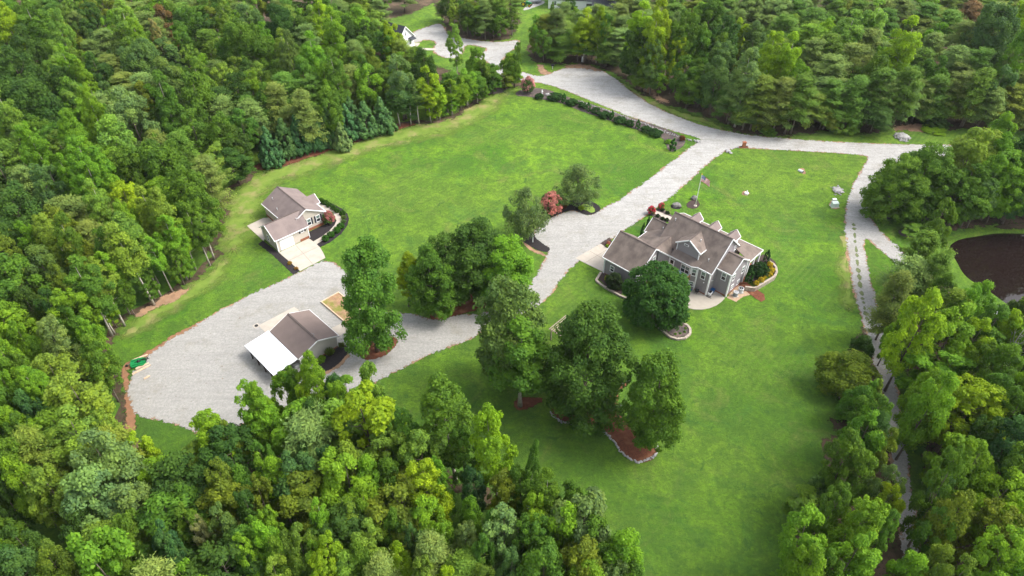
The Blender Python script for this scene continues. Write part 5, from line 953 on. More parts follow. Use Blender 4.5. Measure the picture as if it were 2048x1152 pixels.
# each entry: crown centre x, top y, width (in a close view of the photo), kind, tint
tl(0, 0, 2.56, """60 20 170 T y;180 0 150 T m;310 50 110 T l;670 15 130 T l;745 90 110 T b;580 105 55 T b;500 20 150 O d;860 32 120 o r;845 100 70 T n;1170 0 100 T l;1000 40 120 o m;1290 25 150 O g;1440 30 170 O d;1640 0 110 T y;1715 50 120 T b;1285 110 210 O m;1345 118 80 T b;1455 158 100 T l;1620 170 130 T b;150 135 190 O d;
130 250 240 O d;295 215 90 T l;385 222 100 T b;450 300 95 T b;640 165 130 O g;720 215 200 O g;845 205 150 O g;870 290 180 O g;1075 170 140 P m;1040 285 140 T m;865 392 140 T m;1010 398 190 O m;735 430 120 o o;490 440 130 T b;560 415 110 o g;150 405 260 O d;235 495 190 O d;45 465 140 T l;690 465 230 O s;380 570 150 T b;600 608 200 O l;220 635 160 T b;
450 700 200 T b;340 788 95 T b;870 725 250 O m;1000 568 190 O m;1140 570 150 O m;960 690 150 P m;670 770 190 O m;960 865 250 O m;85 945 230 O d;60 780 220 O g;250 850 180 O g;520 930 125 T l;620 880 140 o b;685 930 180 O y;760 890 100 o l;825 968 160 T l;700 1035 110 T b;310 1090 150 T l;340 1040 160 O o;1190 750 200 O d;1240 560 140 O m;
60 290 120 O g;430 120 110 O d;930 120 120 O m;1080 90 150 O d;1180 90 120 O g;1550 90 140 O d;1500 170 110 T g;1700 180 130 O d;1740 260 110 T m;1560 300 130 O m;1680 330 130 o b;1600 400 150 P m;1480 380 170 P m;1360 430 130 O m;1430 450 150 P p;1300 500 130 P m;1560 480 150 P p;1700 450 130 o m;530 270 120 O d;250 100 130 O m;350 330 120 O d;420 500 110 O d;820 560 130 O d;560 540 110 o m;300 500 100 o d;1230 380 160 O d;1150 470 120 P d;950 480 110 O d;1120 330 110 P p""")
tl(0, 350, 2.88, """600 38 130 T l;740 42 180 O y;905 78 150 T l;300 225 110 T l;400 240 150 T m;195 248 120 o b;400 310 140 o y;735 243 190 T l;775 158 110 o b;1130 170 120 T m;600 310 120 T m;130 440 290 O m;250 408 200 O g;500 470 190 T m;60 700 190 O b;330 800 200 O s;450 770 150 O m;80 950 180 O b;300 1065 150 T b;560 930 170 O m;560 640 140 O m;200 620 180 O d;40 560 160 O d;30 230 170 O d;330 640 150 O d;160 830 150 O b;180 1000 150 O m;620 700 120 o b;470 620 140 o b;880 400 120 o b;1000 380 120 o m;560 800 140 o b;700 540 130 o m;850 560 120 o m;1060 440 110 o b;380 520 120 O o;60 330 180 O o;480 340 110 o o""")
tl(0, 700, 2.548, """250 60 110 T b;430 75 280 O l;60 140 130 o b;400 290 290 O l;240 350 170 O b;60 440 200 O m;150 540 180 O b;570 440 300 O s;480 560 320 O s;700 640 240 O s;750 430 150 O y;860 490 190 O b;1075 300 220 O b;1330 160 190 O b;1450 110 130 O m;940 650 150 O m;1130 800 140 O g;1050 850 110 o n;1290 830 110 o b;1390 820 150 O b;1240 910 170 O m;550 870 380 O b 20;980 1010 160 O b;1110 1110 180 O b;270 940 170 O o;190 870 190 O d;100 980 230 O e;780 960 110 o m;860 880 150 O e;1370 460 120 O m;1410 550 160 O b;1490 500 170 O e;560 330 150 O l;100 250 150 O b;60 90 140 O b;160 120 110 o b;200 190 120 o e;130 330 130 O m;330 1090 180 O b;620 1040 180 O b;700 1000 160 O m;1200 350 160 o o;1130 560 170 O o;1240 560 150 O m;1330 620 140 O o;1000 760 130 O m;420 780 170 O d;680 840 180 O m;30 600 150 O d;30 900 150 O b;30 1050 160 O e;430 1080 150 O m;820 1080 150 O o;930 900 130 O e""")
tl(500, 700, 2.548, """330 40 150 T b;600 58 160 O l;450 145 140 O b;600 150 340 O y;180 120 150 O b;290 105 110 o y;70 160 130 T b;100 230 170 O b;530 430 200 O l;870 420 220 O l;900 560 220 O y;1020 168 260 T m 18;1255 318 210 O y;1080 400 150 O m;240 500 240 O e;85 550 140 O b;700 550 160 O m;1150 610 120 o e;1290 610 170 O o;1410 490 90 T m;345 740 100 T b;480 750 160 O l;900 740 180 O b;1120 750 120 o b;1090 900 150 O s;1300 820 240 O s;1480 720 210 O y;770 870 120 o m;620 850 180 O l;100 820 150 O b;250 860 180 O o;430 930 160 O y;780 960 110 o y;960 970 200 P p;350 980 120 o b;370 1050 160 O y;500 1010 180 O l;990 1060 120 o y;1300 1050 160 O g;1400 1050 110 o o;1500 1020 140 O s;670 1070 200 P p;130 1060 140 O l;230 60 110 o m;440 100 100 o e;30 330 130 O b;330 260 170 O d;420 470 120 O e;300 470 120 o e;620 560 140 O b;1000 560 130 O b;1390 600 150 O m;1220 800 110 O m;560 930 150 O m;830 850 110 O e;980 850 130 O b;700 820 120 O m;560 660 170 O b;20 690 130 O d;30 940 130 O b;190 950 130 O m;870 1060 150 O o;1200 960 130 O m;1420 900 130 O b;1180 1080 130 O o;1460 620 110 O e""")
tl(1500, 600, 2.087, """440 80 140 S o 6;480 145 90 S d 5;460 192 230 S o 8;510 325 110 C b 8;450 350 130 S m 8;480 372 140 o m;550 330 100 C o 8;470 445 160 o b;400 560 170 o m;530 450 110 P d;440 640 140 o m;600 722 130 o y;520 690 130 O g;330 725 150 C d 6;330 770 140 o m;240 865 190 o b;440 800 210 O b;545 880 120 O m;210 1010 160 o b;400 970 190 O b;640 1010 150 O b;300 1030 130 o m;360 1110 160 O b;160 1090 130 o b;560 520 110 o o;330 620 110 o m
640 10 190 O y;560 20 90 o b;830 20 210 O b;1000 0 180 O m;740 130 150 o y;780 178 250 O b;700 480 150 S m 7;880 315 300 O y;1090 350 180 O m;1050 480 190 O e;1090 560 210 O m;930 580 150 O b;1010 700 230 O y;790 760 160 O o;960 830 220 O o;1110 780 150 O y;1030 960 210 O b;860 930 190 O y;760 690 100 o e;680 260 150 O b;1050 180 150 O m;960 180 140 O m;1100 260 130 O b;980 280 150 O m;1110 90 120 O b;900 60 140 O y;820 620 150 O m;720 300 150 O b;850 480 150 O d;960 470 140 O d;760 870 130 O m;820 1060 160 O o;960 1090 170 O b;1120 1080 170 O b;1120 920 150 O y;740 1010 130 O o;800 560 120 O d""")
tl(1650, 250, 2.88, """830 40 250 O l;1000 50 150 T b;1070 190 150 O b;880 262 200 O g;1000 335 180 O b;720 400 190 O m;790 500 180 O g;700 560 150 S d;940 190 180 O b;640 170 190 O m;560 270 170 O m;1100 330 150 O e;540 640 180 P m;470 770 240 P p;640 720 170 P m;400 850 170 P p;850 820 230 O b;500 962 270 O y;740 1055 150 O y;900 1010 160 O o;760 900 150 O b;660 850 140 O m;1090 1000 160 S d 8;1020 1060 150 O y;600 1070 150 O b;1060 1110 150 O b;370 970 120 P d""")
tl(1250, 0, 2.566, """140 70 130 T y;320 58 190 O m;220 168 140 o g;500 90 190 O d;570 105 110 o y;500 220 150 O g;670 118 140 O g;750 180 150 T y;835 185 130 T y;940 150 170 P b;1120 60 180 T l;1240 5 170 T l;1400 105 150 T y;1400 205 140 o l;1570 118 100 o b;1570 290 150 O m;1680 460 180 O m;1890 340 140 O g;1860 30 220 O g;2000 120 150 T b;1985 10 130 T y;1750 20 130 P r;1050 300 190 P p;1180 250 190 P p;860 310 120 o b;1135 530 150 C m 8;1290 540 160 P d 9;1925 592 150 o b;60 130 150 O d;60 20 140 T y;200 0 130 T y;420 0 170 O m;620 0 160 P p;560 60 110 P p;800 10 160 P p;800 90 180 P m;960 50 160 P m;1080 10 110 P m;1330 60 140 P m;1420 0 140 P p;1520 20 150 P m;1640 60 160 P m;1700 120 170 P p;1800 150 180 P p;1900 180 160 P m;1560 180 150 P p;1480 260 150 P m;1280 280 140 O m;1240 160 150 P p;1030 190 160 P m;700 240 120 P m;620 260 150 T s;940 210 140 P p;1690 250 170 P p;1790 260 150 P m;1960 280 150 P p;2030 220 120 P m;260 200 110 o y;150 210 130 O g;80 200 130 O d;300 280 140 O m;400 330 150 O m;470 300 130 o g;420 400 130 O e;330 380 130 O m;560 400 160 P p;680 400 170 P o;540 470 150 P m;700 480 150 P p;800 420 150 P p;900 400 160 P m;850 500 150 P p;960 480 150 P o;1060 430 160 P m;1180 400 160 P m;1300 370 170 P m;1330 420 130 P p;1440 360 150 P m;1420 440 150 P p;1520 430 150 P p;1600 400 140 P m;1700 380 150 P p;1800 360 150 P m;1780 470 140 P o;1860 450 150 P p;1960 440 150 P o;2030 400 120 P p;2020 500 130 P p;1900 520 140 P p;1560 520 120 P m;1600 580 110 C d 6;480 170 120 O m;380 150 130 O m;2040 20 120 T y;1020 110 110 O y;880 20 110 P m;1200 120 120 O l;1960 380 120 P m;1240 470 130 P m;1020 540 140 P o;760 560 130 P o;620 540 120 P p;180 330 110 o b;220 420 120 O m;100 320 140 O m;30 240 130 O d;500 540 110 P p""")
tl(780, 0, 4.551, """600 235 150 T l 15;825 118 130 T m 15;1000 75 180 O m 12;580 0 120 T l 13;470 20 110 P p 13;700 30 190 O d 13;860 20 170 P p 12;1110 70 130 T m 12;1000 0 160 P m 12;1180 120 120 o m 12;780 140 110 o d 9;940 120 120 o d 9;1500 100 200 P g;1400 275 170 o m;1210 150 170 O m;1580 340 240 P m;1790 320 260 P m;1440 430 230 P m;1980 400 200 P d;1670 70 110 T b 9;1780 90 230 T y;1900 60 150 T y;300 450 230 O d;385 620 220 O y;110 500 260 O s;100 690 320 O g;520 850 200 O b;700 640 230 O b;800 720 200 o m;860 480 150 o o;930 580 180 O m;1090 490 190 o b;1150 560 160 o b;30 210 160 T y;1300 120 160 o b;1330 210 120 o o;1850 200 160 O m;1950 250 170 P m;1720 210 160 O y;60 350 140 o b;250 780 220 O g;420 900 150 o y;640 700 150 o b;40 860 250 O m;1260 330 130 o m;1960 130 150 O m;1480 0 60 T l 9""")
tl(0, 0, 1, "1168 968 128 O s;1112 1005 90 o b;1238 1062 95 o b;1190 1045 90 o m;1150 1075 100 O o;1268 1118 70 o m;1222 1122 80 o s;1100 1085 100 O m;1060 1025 90 o m;1122 958 60 o m;1090 928 60 T m;788 50 44 o y;768 62 50 O m;798 82 32 o b 8;1288 1140 60 o m;1180 1110 90 o b")
# woodland edge: cypress row and slender stems standing free of the litter
for x, ty, by, w_, lb in ((547, 258, 329, 44, 'nearest cypress, at the left end of the row along the lawn'), (578, 238, 313, 43, 'second cypress from the left end of the row'), (606, 229, 305, 42, 'third cypress from the left end of the row'), (637, 226, 297, 42, 'fourth cypress, left of the pale young conifer'), (664, 218, 290, 40, 'fifth cypress, right behind the pale young conifer'), (700, 214, 279, 42, 'sixth cypress, just right of the pale young conifer'), (736, 204, 271, 46, 'seventh cypress from the left end of the row'), (768, 200, 264, 44, 'last cypress, at the right end of the row'),
        (560, 222, 290, 40, 'back-row cypress above the left end of the row'), (592, 214, 284, 40, 'back-row cypress between the second and third of the front row'), (628, 208, 274, 40, 'back-row cypress above the fourth of the front row'), (668, 200, 262, 40, 'back-row cypress above the young conifer'), (705, 192, 255, 40, 'back-row cypress above the sixth of the front row')):
    base_tree('C', x, by, ty, w_, 'e', lb, 'cypress trees in a row along the lawn')
for i, (x, by, ty, w_, t) in enumerate(((429, 519, 405, 62, 'm'), (374, 560, 430, 55, 'b'), (309, 610, 445, 60, 'l'), (297, 604, 470, 40, 'b'), (250, 652, 520, 55, 'l'), (412, 522, 430, 40, 'm'), (345, 583, 470, 42, 'b'), (322, 592, 480, 40, 'm'), (282, 612, 490, 46, 'b'), (260, 628, 500, 46, 'b'), (230, 668, 560, 50, 'o'), (392, 540, 440, 42, 'b'), (862, 245, 168, 38, 'y'), (838, 248, 165, 40, 'g'), (822, 249, 170, 36, 'd'), (880, 240, 165, 40, 'y'), (905, 232, 160, 40, 'b'), (935, 214, 150, 40, 'b'), (955, 206, 145, 36, 'm'), (978, 188, 128, 38, 'm'), (1030, 172, 118, 36, 'b'), (800, 252, 180, 40, 'd'))):
    base_tree('E', x, by, ty, w_, t)
for q in ((985, 187, 150, 40, 'm'), (1010, 178, 145, 38, 'o')): base_tree('o', *q[:2], q[2], q[3], q[4])
for x, by, ty, w_ in ((1485, 215, 105, 50), (1690, 212, 136, 38), (1965, 780, 622, 100), (455, 110, 15, 40)): base_tree('D', x, by, ty, w_, 'n', {1485: 'bleached leafless tree leaning in the pines above the road', 1690: 'small bleached dead tree among the pines', 1965: 'half-dead tree with bare pale branches right of the lane', 455: 'grey bare-branched tree in the far left woods'}[x], 'dead trees in the woods')
# ---- named trees on the lawns ----
for a in (('G', 755, 702, 488, 128, 'm', 'big bright green oak standing in the straw bed in front of the barn'), ('G', 870, 632, 500, 92, 'm', 'oak with a visible trunk at the tip of the central straw bed'), ('T', 818, 612, 503, 48, 'y', 'small yellow-topped tree between the big yard oak and the straw bed', ), ('G', 902, 612, 472, 90, 'd', 'dark oak at the left back of the central grove', ), ('G', 950, 600, 443, 118, 'd', 'tallest dark oak in the middle of the central grove'),
          ('G', 1010, 605, 480, 112, 'b', 'light green tree at the right end of the central grove beside the drive'), ('G', 1022, 770, 568, 142, 'g', 'broad grey-green oak hanging over the bend of the drive'), ('T', 1040, 812, 640, 122, 'b', 'bright conical tree with its own straw ring left of the biggest oak'), ('G', 1164, 822, 612, 184, 'd', 'biggest dark oak, in the middle of the stone-edged straw bed'), ('G', 1292, 888, 706, 128, 'm', 'olive-topped oak at the right tip of the stone-edged bed'), ('o', 1290, 800, 700, 76, 'l', 'pale small-leaved tree behind the right tip of the stone-edged bed')):
    base_tree(*a, 'trees standing on the lawn')
    if a[1] == 755: PLANTS[-1]['pi'] = 1
    if a[1] == 1040: PLANTS[-1]['t2'] = (.120, .250, .038)
    if a[5] == 'd': PLANTS[-1]['t2'] = (.082, .165, .036)
base_tree('M', 1305, 640, 525, 130, 'd', 'dense round maple covering the corner of the wooden deck'); PLANTS[-1]['t2'] = (.062, .155, .038)
base_tree('W', 1050, 480, 378, 84, 's', 'wispy grey-green birch left of the pink crape myrtle', 'birches by the turning circle', tint2=(.16, .24, .095)); base_tree('W', 1152, 408, 328, 86, 's', 'wispy grey-green birch right of the pink crape myrtle', 'birches by the turning circle', tint2=(.16, .24, .095))
base_tree('C', 688, 300, 245, 32, 's', 'pale young conifer with a browning tip standing out from the cypress row')
for a in (('G', 1768, 434, 312, 110, 'm', 'wide dark tree shading the round mulch ring beside the lane'), ('G', 1812, 425, 290, 120, 'm', 'big tree over the larger mulch bed, left of the pond'), ('O', 1895, 452, 330, 120, 'm', 'spreading tree hanging over the left bank of the pond'), ('G', 1905, 400, 262, 130, 'l', 'tall light green tree beside the road above the pond'), ('O', 1960, 440, 300, 110, 'b', 'bright spreading tree on the far bank of the pond'), ('O', 2004, 440, 296, 110, 'm', 'mid green spreading tree on the far pond bank, second from the right edge'), ('O', 2044, 436, 270, 130, 'd', 'dark spreading tree over the far pond bank at the right edge')): base_tree(*a, 'trees around the pond')
base_tree('O', 2110, 430, 262, 150, 'm', 'tree beyond the right edge whose crown reaches over the pond', 'trees around the pond')
base_tree('o', 1822, 470, 445, 46, 'l', 'thin young tree above the small round mulch ring')
# ---- shrubs ----
def shrub(kind, px, wpx, hm, tint, label, group=None, z=0., col=None):
    g = P(px[0], px[1], z); d = proj((g.x, g.y, z + .5))[2]; plant(kind, g, wpx * d / FPX / 2, hm, tint, label, group, tint2=col, z=z)
ords = ['first', 'second', 'third', 'fourth', 'fifth', 'sixth', 'seventh', 'eighth', 'ninth', 'tenth', 'eleventh', 'twelfth']
for i, (x, y, w_) in enumerate(((320, 318, 62), (455, 322, 110), (590, 368, 92), (672, 392, 66), (785, 436, 70), (855, 472, 92), (985, 512, 92), (1062, 540, 62), (1195, 590, 78), (1275, 618, 98))):
    shrub('B', R6(x, y), w_ / 3.5, 1.6, 'd', f'dark green hedge shrub, {ords[i]} from the left in the row above the lawn', 'hedge shrubs along the lawn', col=(.04, .10, .03))
for i, (x, y, w_) in enumerate(((522, 345, 34), (722, 418, 34), (915, 488, 30), (1127, 562, 32), (1412, 740, 48))):
    shrub('V', R6(x, y), w_ / 3.3, 2.5 if i < 4 else 3.1, 'm', f'slim arborvitae, {ords[i]} from the left in the hedge row', 'arborvitae in the hedge row', col=(.035, .12, .02))
shrub('B', R6(1380, 680), 15, .9, 'b', 'light green spreading shrub beside the last arborvitae of the row'); shrub('B', R6(1490, 660), 12, 1.4, 'r', 'small reddish shrub at the end of the hedge row', col=(.22, .09, .06))
for i, (x, y) in enumerate(((1005, 735), (1062, 695), (1120, 648), (1166, 605))): shrub('B', z2(x, y), 15.5, 1.15, 'm', f'clipped round bush, {ords[i]} from the driveway along the curved walk', 'round bushes along the curved walk', col=(.045, .14, .018))
for i, (x, y) in enumerate(((1180, 468), (1125, 440), (1088, 412), (1042, 384), (1003, 356), (958, 336))): shrub('B', z2(x, y), 12.5, 1.0, 'm', f'clipped bush at the bend of the walk, {ords[i]} from the right', 'clipped bushes behind the walk', col=(.05, .12, .018))
for i, (x, y) in enumerate(((1195, 515), (1190, 560))): shrub('A', z2(x, y), 13, .9, 's', ('airy grey-green plant at the outer bend of the walk', 'airy grey-green plant just before the row of round bushes')[i], 'airy plants at the walk bend')
shrub('B', z2(628, 985), 9, .6, 'o', 'yellow-brown plant in the black bed at the garage corner', col=(.35, .22, .04)); shrub('B', z2(695, 1040), 9, .5, 'o', 'rusty low plant where the black bed meets the gravel', col=(.30, .17, .06))
shrub('A', z3(1060, 725), 22, 1.7, 'l', 'fountain of ornamental grass beside the barn gable', col=(.17, .24, .06)); shrub('B', z3(978, 780), 17, 1.1, 'b', 'rounded bright bush at the barn corner nearest the trees'); shrub('A', z3(1172, 650), 15, 1.1, 'o', 'small ornamental grass at the right barn corner', col=(.15, .20, .05))
shrub('B', (712, 668), 14, 1.3, 'o', 'yellowish weedy shrub in the timber-framed bed', col=(.28, .26, .05)); shrub('B', (698, 650), 16, .8, 'o', 'low yellowing weeds in the timber-framed bed', col=(.25, .24, .05))
for i, (x, y, w_) in enumerate(((1157, 735, 36), (1188, 712, 42), (1207, 696, 34), (1240, 678, 44), (1256, 652, 46), (1246, 615, 40))): shrub('B', z1(x, y), w_ / 3.2, .95, 'y', f'golden yellow bush above the block wall, {ords[i]} from the left', 'golden bushes above the block wall', z=.82, col=(.52, .40, .03))
shrub('V', z1(1108, 715), 15, 3.0, 'd', 'dark arborvitae at the left end of the raised bed by the side wing', z=.8, col=(.03, .085, .02)); shrub('V', z1(1219, 590), 12, 2.9, 'd', 'dark arborvitae at the porch corner behind the golden bushes', z=.8, col=(.03, .085, .02))
shrub('B', z1(1172, 668), 36, 2.6, 'd', 'big dark evergreen bush filling the raised bed beside the porch', z=.8, col=(.028, .075, .022)); shrub('B', z1(1120, 665), 20, 2.0, 'd', 'dark evergreen bush between the side wing and the bigger bush', z=.8, col=(.028, .075, .022))
shrub('S', z1(250, 755), 34, 3.4, 'd', 'dark reddish-green bush against the garage wall', col=(.045, .075, .030)); shrub('B', z1(202, 712), 11, 1.4, 'y', 'narrow golden bush left of the dark bush at the garage', col=(.35, .36, .04))
for i, (x, y) in enumerate(((640, 1056), (672, 1052), (700, 1042), (705, 1020))): shrub('B', z1(x, y), 7, .45, 'm', f'tiny green plant in the grey bed below the maple, {ords[i]} from the left', 'tiny plants below the maple')
shrub('V', z1(430, 425), 9, 3.2, 'd', 'dark arborvitae standing in the front corner of the grey house', col=(.03, .085, .02)); shrub('V', z1(462, 385), 9, 3.2, 'd', 'dark arborvitae close beside the front wing of the grey house', col=(.03, .085, .02))
for i, (x, y) in enumerate(((530, 300), (560, 318), (588, 325), (560, 262), (590, 280))): shrub('B', z1(x, y), 9, .7, 'd', f'low dark shrub beside the front walk, {ords[i]} in the bed', 'low shrubs by the front walk', col=(.035, .06, .03))
shrub('B', z1(212, 478), 9, .8, 'r', 'small pink and white flowering plant by the driveway pad', col=(.50, .20, .16)); shrub('B', z1(205, 492), 7, .6, 'y', 'bright yellow-green plant by the driveway pad')
shrub('Y', z1(487, 283), 16, 2.0, 'r', 'vivid pink-red flowering shrub left of the front walk', 'pink shrubs at the front walk', col=(.62, .06, .10)); shrub('Y', z1(548, 252), 12.5, 1.7, 'r', 'vivid pink-red flowering shrub, the smaller one right of the walk', 'pink shrubs at the front walk', col=(.62, .06, .10))
shrub('Y', (1101, 428), 47, 5.2, 'r', 'coral pink crape myrtle between the two birches', col=(.46, .18, .15)); shrub('B', (1126, 415), 20, 2.6, 'r', 'dark red-leaved shrub right behind the crape myrtle', col=(.13, .06, .04))
shrub('Y', z2(1040, 555), 27, 3.0, 'r', 'pinkish crape myrtle beside the small tan house', col=(.36, .14, .13)); shrub('Y', (1056, 186), 26, 4.8, 'r', 'pale pink crape myrtle at the far corner of the big lawn', col=(.58, .28, .27))
shrub('B', (1511, 262), 18, 2.4, 'l', 'pale yellow-green bush alone at the edge of the pines', col=(.26, .33, .06)); shrub('B', (1536, 268), 30, 1.6, 'm', 'low green bush at the forest edge above the road')
shrub('B', (1162, 418), 13, .7, 'y', 'low bright green plant in the black mulch near the drive'); shrub('B', (1143, 408), 9, .6, 'b', 'small light green plant below the right birch'); shrub('B', (1866, 262), 44, .8, 'y', 'low yellow-green weeds beside the pile of rocks')
# ---- fill the woods where no listed tree stands --------------------------------
fr = random.Random(21)
OPEN_TEST = [LANE, [(1262, 1160), (1240, 1075), (1150, 975), (1060, 925), (1030, 850), (960, 790), (900, 760), (800, 790), (690, 745), (640, 740), (560, 755), (480, 790), (370, 850), (352, 880), (275, 870), (250, 800), (243, 735), (240, 660), (430, 515), (500, 370), (560, 335), (860, 250), (990, 190), (1200, 140), (1300, 215), (1480, 275), (1880, 265), (1880, 300), (1710, 320), (1700, 500), (1715, 640), (1660, 750), (1640, 900), (1550, 1050), (1540, 1160)]]
y = 14.
while y < 330:
    x = -0.85 * y - 40
    while x < .85 * y + 40:
        gx, gy = x + fr.uniform(-2.2, 2.2), y + fr.uniform(-2.2, 2.2); x += 5.6
        px, py, _ = proj((gx, gy, 0))
        zone = next((i for i, w_ in enumerate(WOODS) if inside((px, py), w_)), None)
        if zone is None: continue
        near = min([math.hypot(p['x'] - gx, p['y'] - gy) / (p['R'] + 1.0) for p in PLANTS if p['H'] > 6 and p['k'] != 'D'] or [9])
        if near < .62: continue
        Hh = {0: fr.uniform(10, 15), 1: fr.uniform(9, 13), 2: fr.uniform(8, 12.5), 3: fr.uniform(5, 8), 4: fr.uniform(10, 14), 5: fr.uniform(8, 12)}[zone]
        ax, ay, _ = proj((gx, gy, Hh)); mx_, my, _ = proj((gx, gy, Hh * .55)); Rr = fr.uniform(2.8, 4.4)
        if ax < -130 or ax > 2230 or ay > 1200 or py < -40: continue
        if any(inside((ax + dx, ay + 8), o) or inside((mx_ + dx, my), o) for o in OPEN_TEST for dx in (-18, 0, 18)): continue
        k = fr.choice('PPPU' if zone == 2 else ('UUUP' if zone != 4 else 'UU')); plant(k, (gx, gy), Rr, Hh, fr.choice('pmpo' if k == 'P' else 'mbmdlo'), manual=False)
    y += 5.6
print('FILLED', sum(1 for p in PLANTS if not p['manual']), len(PLANTS), y)
# what the photo shows open must stay open: trees step aside from (or give way at) these spots
KEEP = [(1748, 655), (1756, 680), (1763, 705), (1770, 735), (1777, 765), (1784, 795), (1790, 825), (1796, 860), (1801, 895), (1806, 930), (1811, 965), (1815, 1000), (1819, 1040), (1838, 930), (1842, 1000), (1760, 668), (1772, 715), (1780, 745), (1792, 790), (1800, 830), (1808, 880), (1814, 920), (1820, 960), (1826, 1010), (1812, 940), (1822, 1045), (1786, 840), (1794, 900), (1800, 950), (1750, 690), (1768, 760), (1780, 810), (1792, 870), (1800, 920), (1806, 980), (1812, 1030), (1935, 530), (1925, 515), (1960, 505), (1990, 480), (1990, 505), (2020, 480), (2020, 505), (1955, 545), (2035, 520), (2030, 560), (2000, 580), (1975, 565), (1990, 540), (1912, 500), (1893, 505), (1902, 525), (1912, 548), (1926, 560), (1990, 603), (1975, 598), (1780, 493), (1800, 503), (1815, 465), (1800, 455), (1775, 462), (1818, 58), (800, 40), (830, 33), (860, 24), (845, 66), (870, 55), (880, 75), (886, 98), (870, 88), (850, 92), (895, 112), (960, 98), (980, 100), (1000, 96), (1012, 86), (990, 112), (984, 124), (1020, 88), (940, 84), (930, 98), (1052, 112), (1042, 128), (1070, 134), (880, 130), (900, 132), (813, 68), (820, 84), (826, 94), (1098, 8), (1108, 14), (1120, 8), (1180, 8), (1195, 12), (1188, 4), (1170, 6), (1203, 14), (1065, 22), (1056, 10), (1074, 32), (1075, 5), (1060, 40), (300, 845), (320, 862), (345, 845), (400, 835), (430, 812), (480, 785), (520, 762), (548, 738), (570, 722), (775, 742), (700, 730), (690, 745), (500, 720)]
def outline(p):
    kf = KF[p['k']]; zc = p['H'] * (1 - kf / 2); hc = p['H'] * kf / 2; x, y, d = proj((p['x'], p['y'], zc)); el = math.atan2(CAM_H - zc, math.hypot(p['x'], p['y']))
    return x, y, p['R'] * FPX / d * 1.08, math.hypot(hc * math.cos(el), p['R'] * math.sin(el)) * FPX / d * .95
gone = []
for p in PLANTS:
    if p['H'] < 4 or p['label']: continue
    for it in range(14):
        x, y, rx, ry = outline(p); hit = [q for q in KEEP if ((q[0] - x) / rx) ** 2 + ((q[1] - y) / ry) ** 2 < (1.55 if 1730 < q[0] < 1850 and q[1] > 700 else 1)]
        if not hit: break
        if not p['manual'] or it == 13: gone.append(p); break
        q = hit[0]; s_ = 1 if x > q[0] else -1; p['x'] += s_ * .45; p['R'] *= .975; p['H'] *= .985
        if it > 7: p['H'] *= .95; p['R'] *= .95
PLANTS = [p for p in PLANTS if not any(p is g for g in gone)]; print('GONE', [(p['k'], [round(v) for v in outline(p)[:2]]) for p in gone if p['manual']])
# leave out what other crowns hide completely: coarse depth picture of the crowns
order = sorted(range(len(PLANTS)), key=lambda i: proj((PLANTS[i]['x'], PLANTS[i]['y'], PLANTS[i]['H'] * .6))[2]); W_, H_ = 512, 288; cover = np.zeros((H_, W_), bool); keep = []
gy_, gx_ = np.mgrid[0:H_, 0:W_]
for i in order:
    p = PLANTS[i]
    if p['H'] < 6 or p['k'] == 'D' or not -10 < proj((p['x'], p['y'], p['H']))[0] < 2058: keep.append(i); continue
    zc = p['H'] * .62; cx, cy, d = proj((p['x'], p['y'], zc)); rx = p['R'] * .92 * FPX / d / 4; ry = math.hypot(p['H'] * .38 * math.cos(PITCH), p['R'] * math.sin(PITCH)) * .95 * FPX / d / 4; m = ((gx_ - cx / 4) / rx) ** 2 + ((gy_ - cy / 4) / ry) ** 2 < 1
    tot = m.sum(); vis = (m & ~cover).sum()
    if vis >= max(4, .05 * tot): keep.append(i); cover |= m
keep = set(keep); PLANTS = [p for i, p in enumerate(PLANTS) if i in keep]
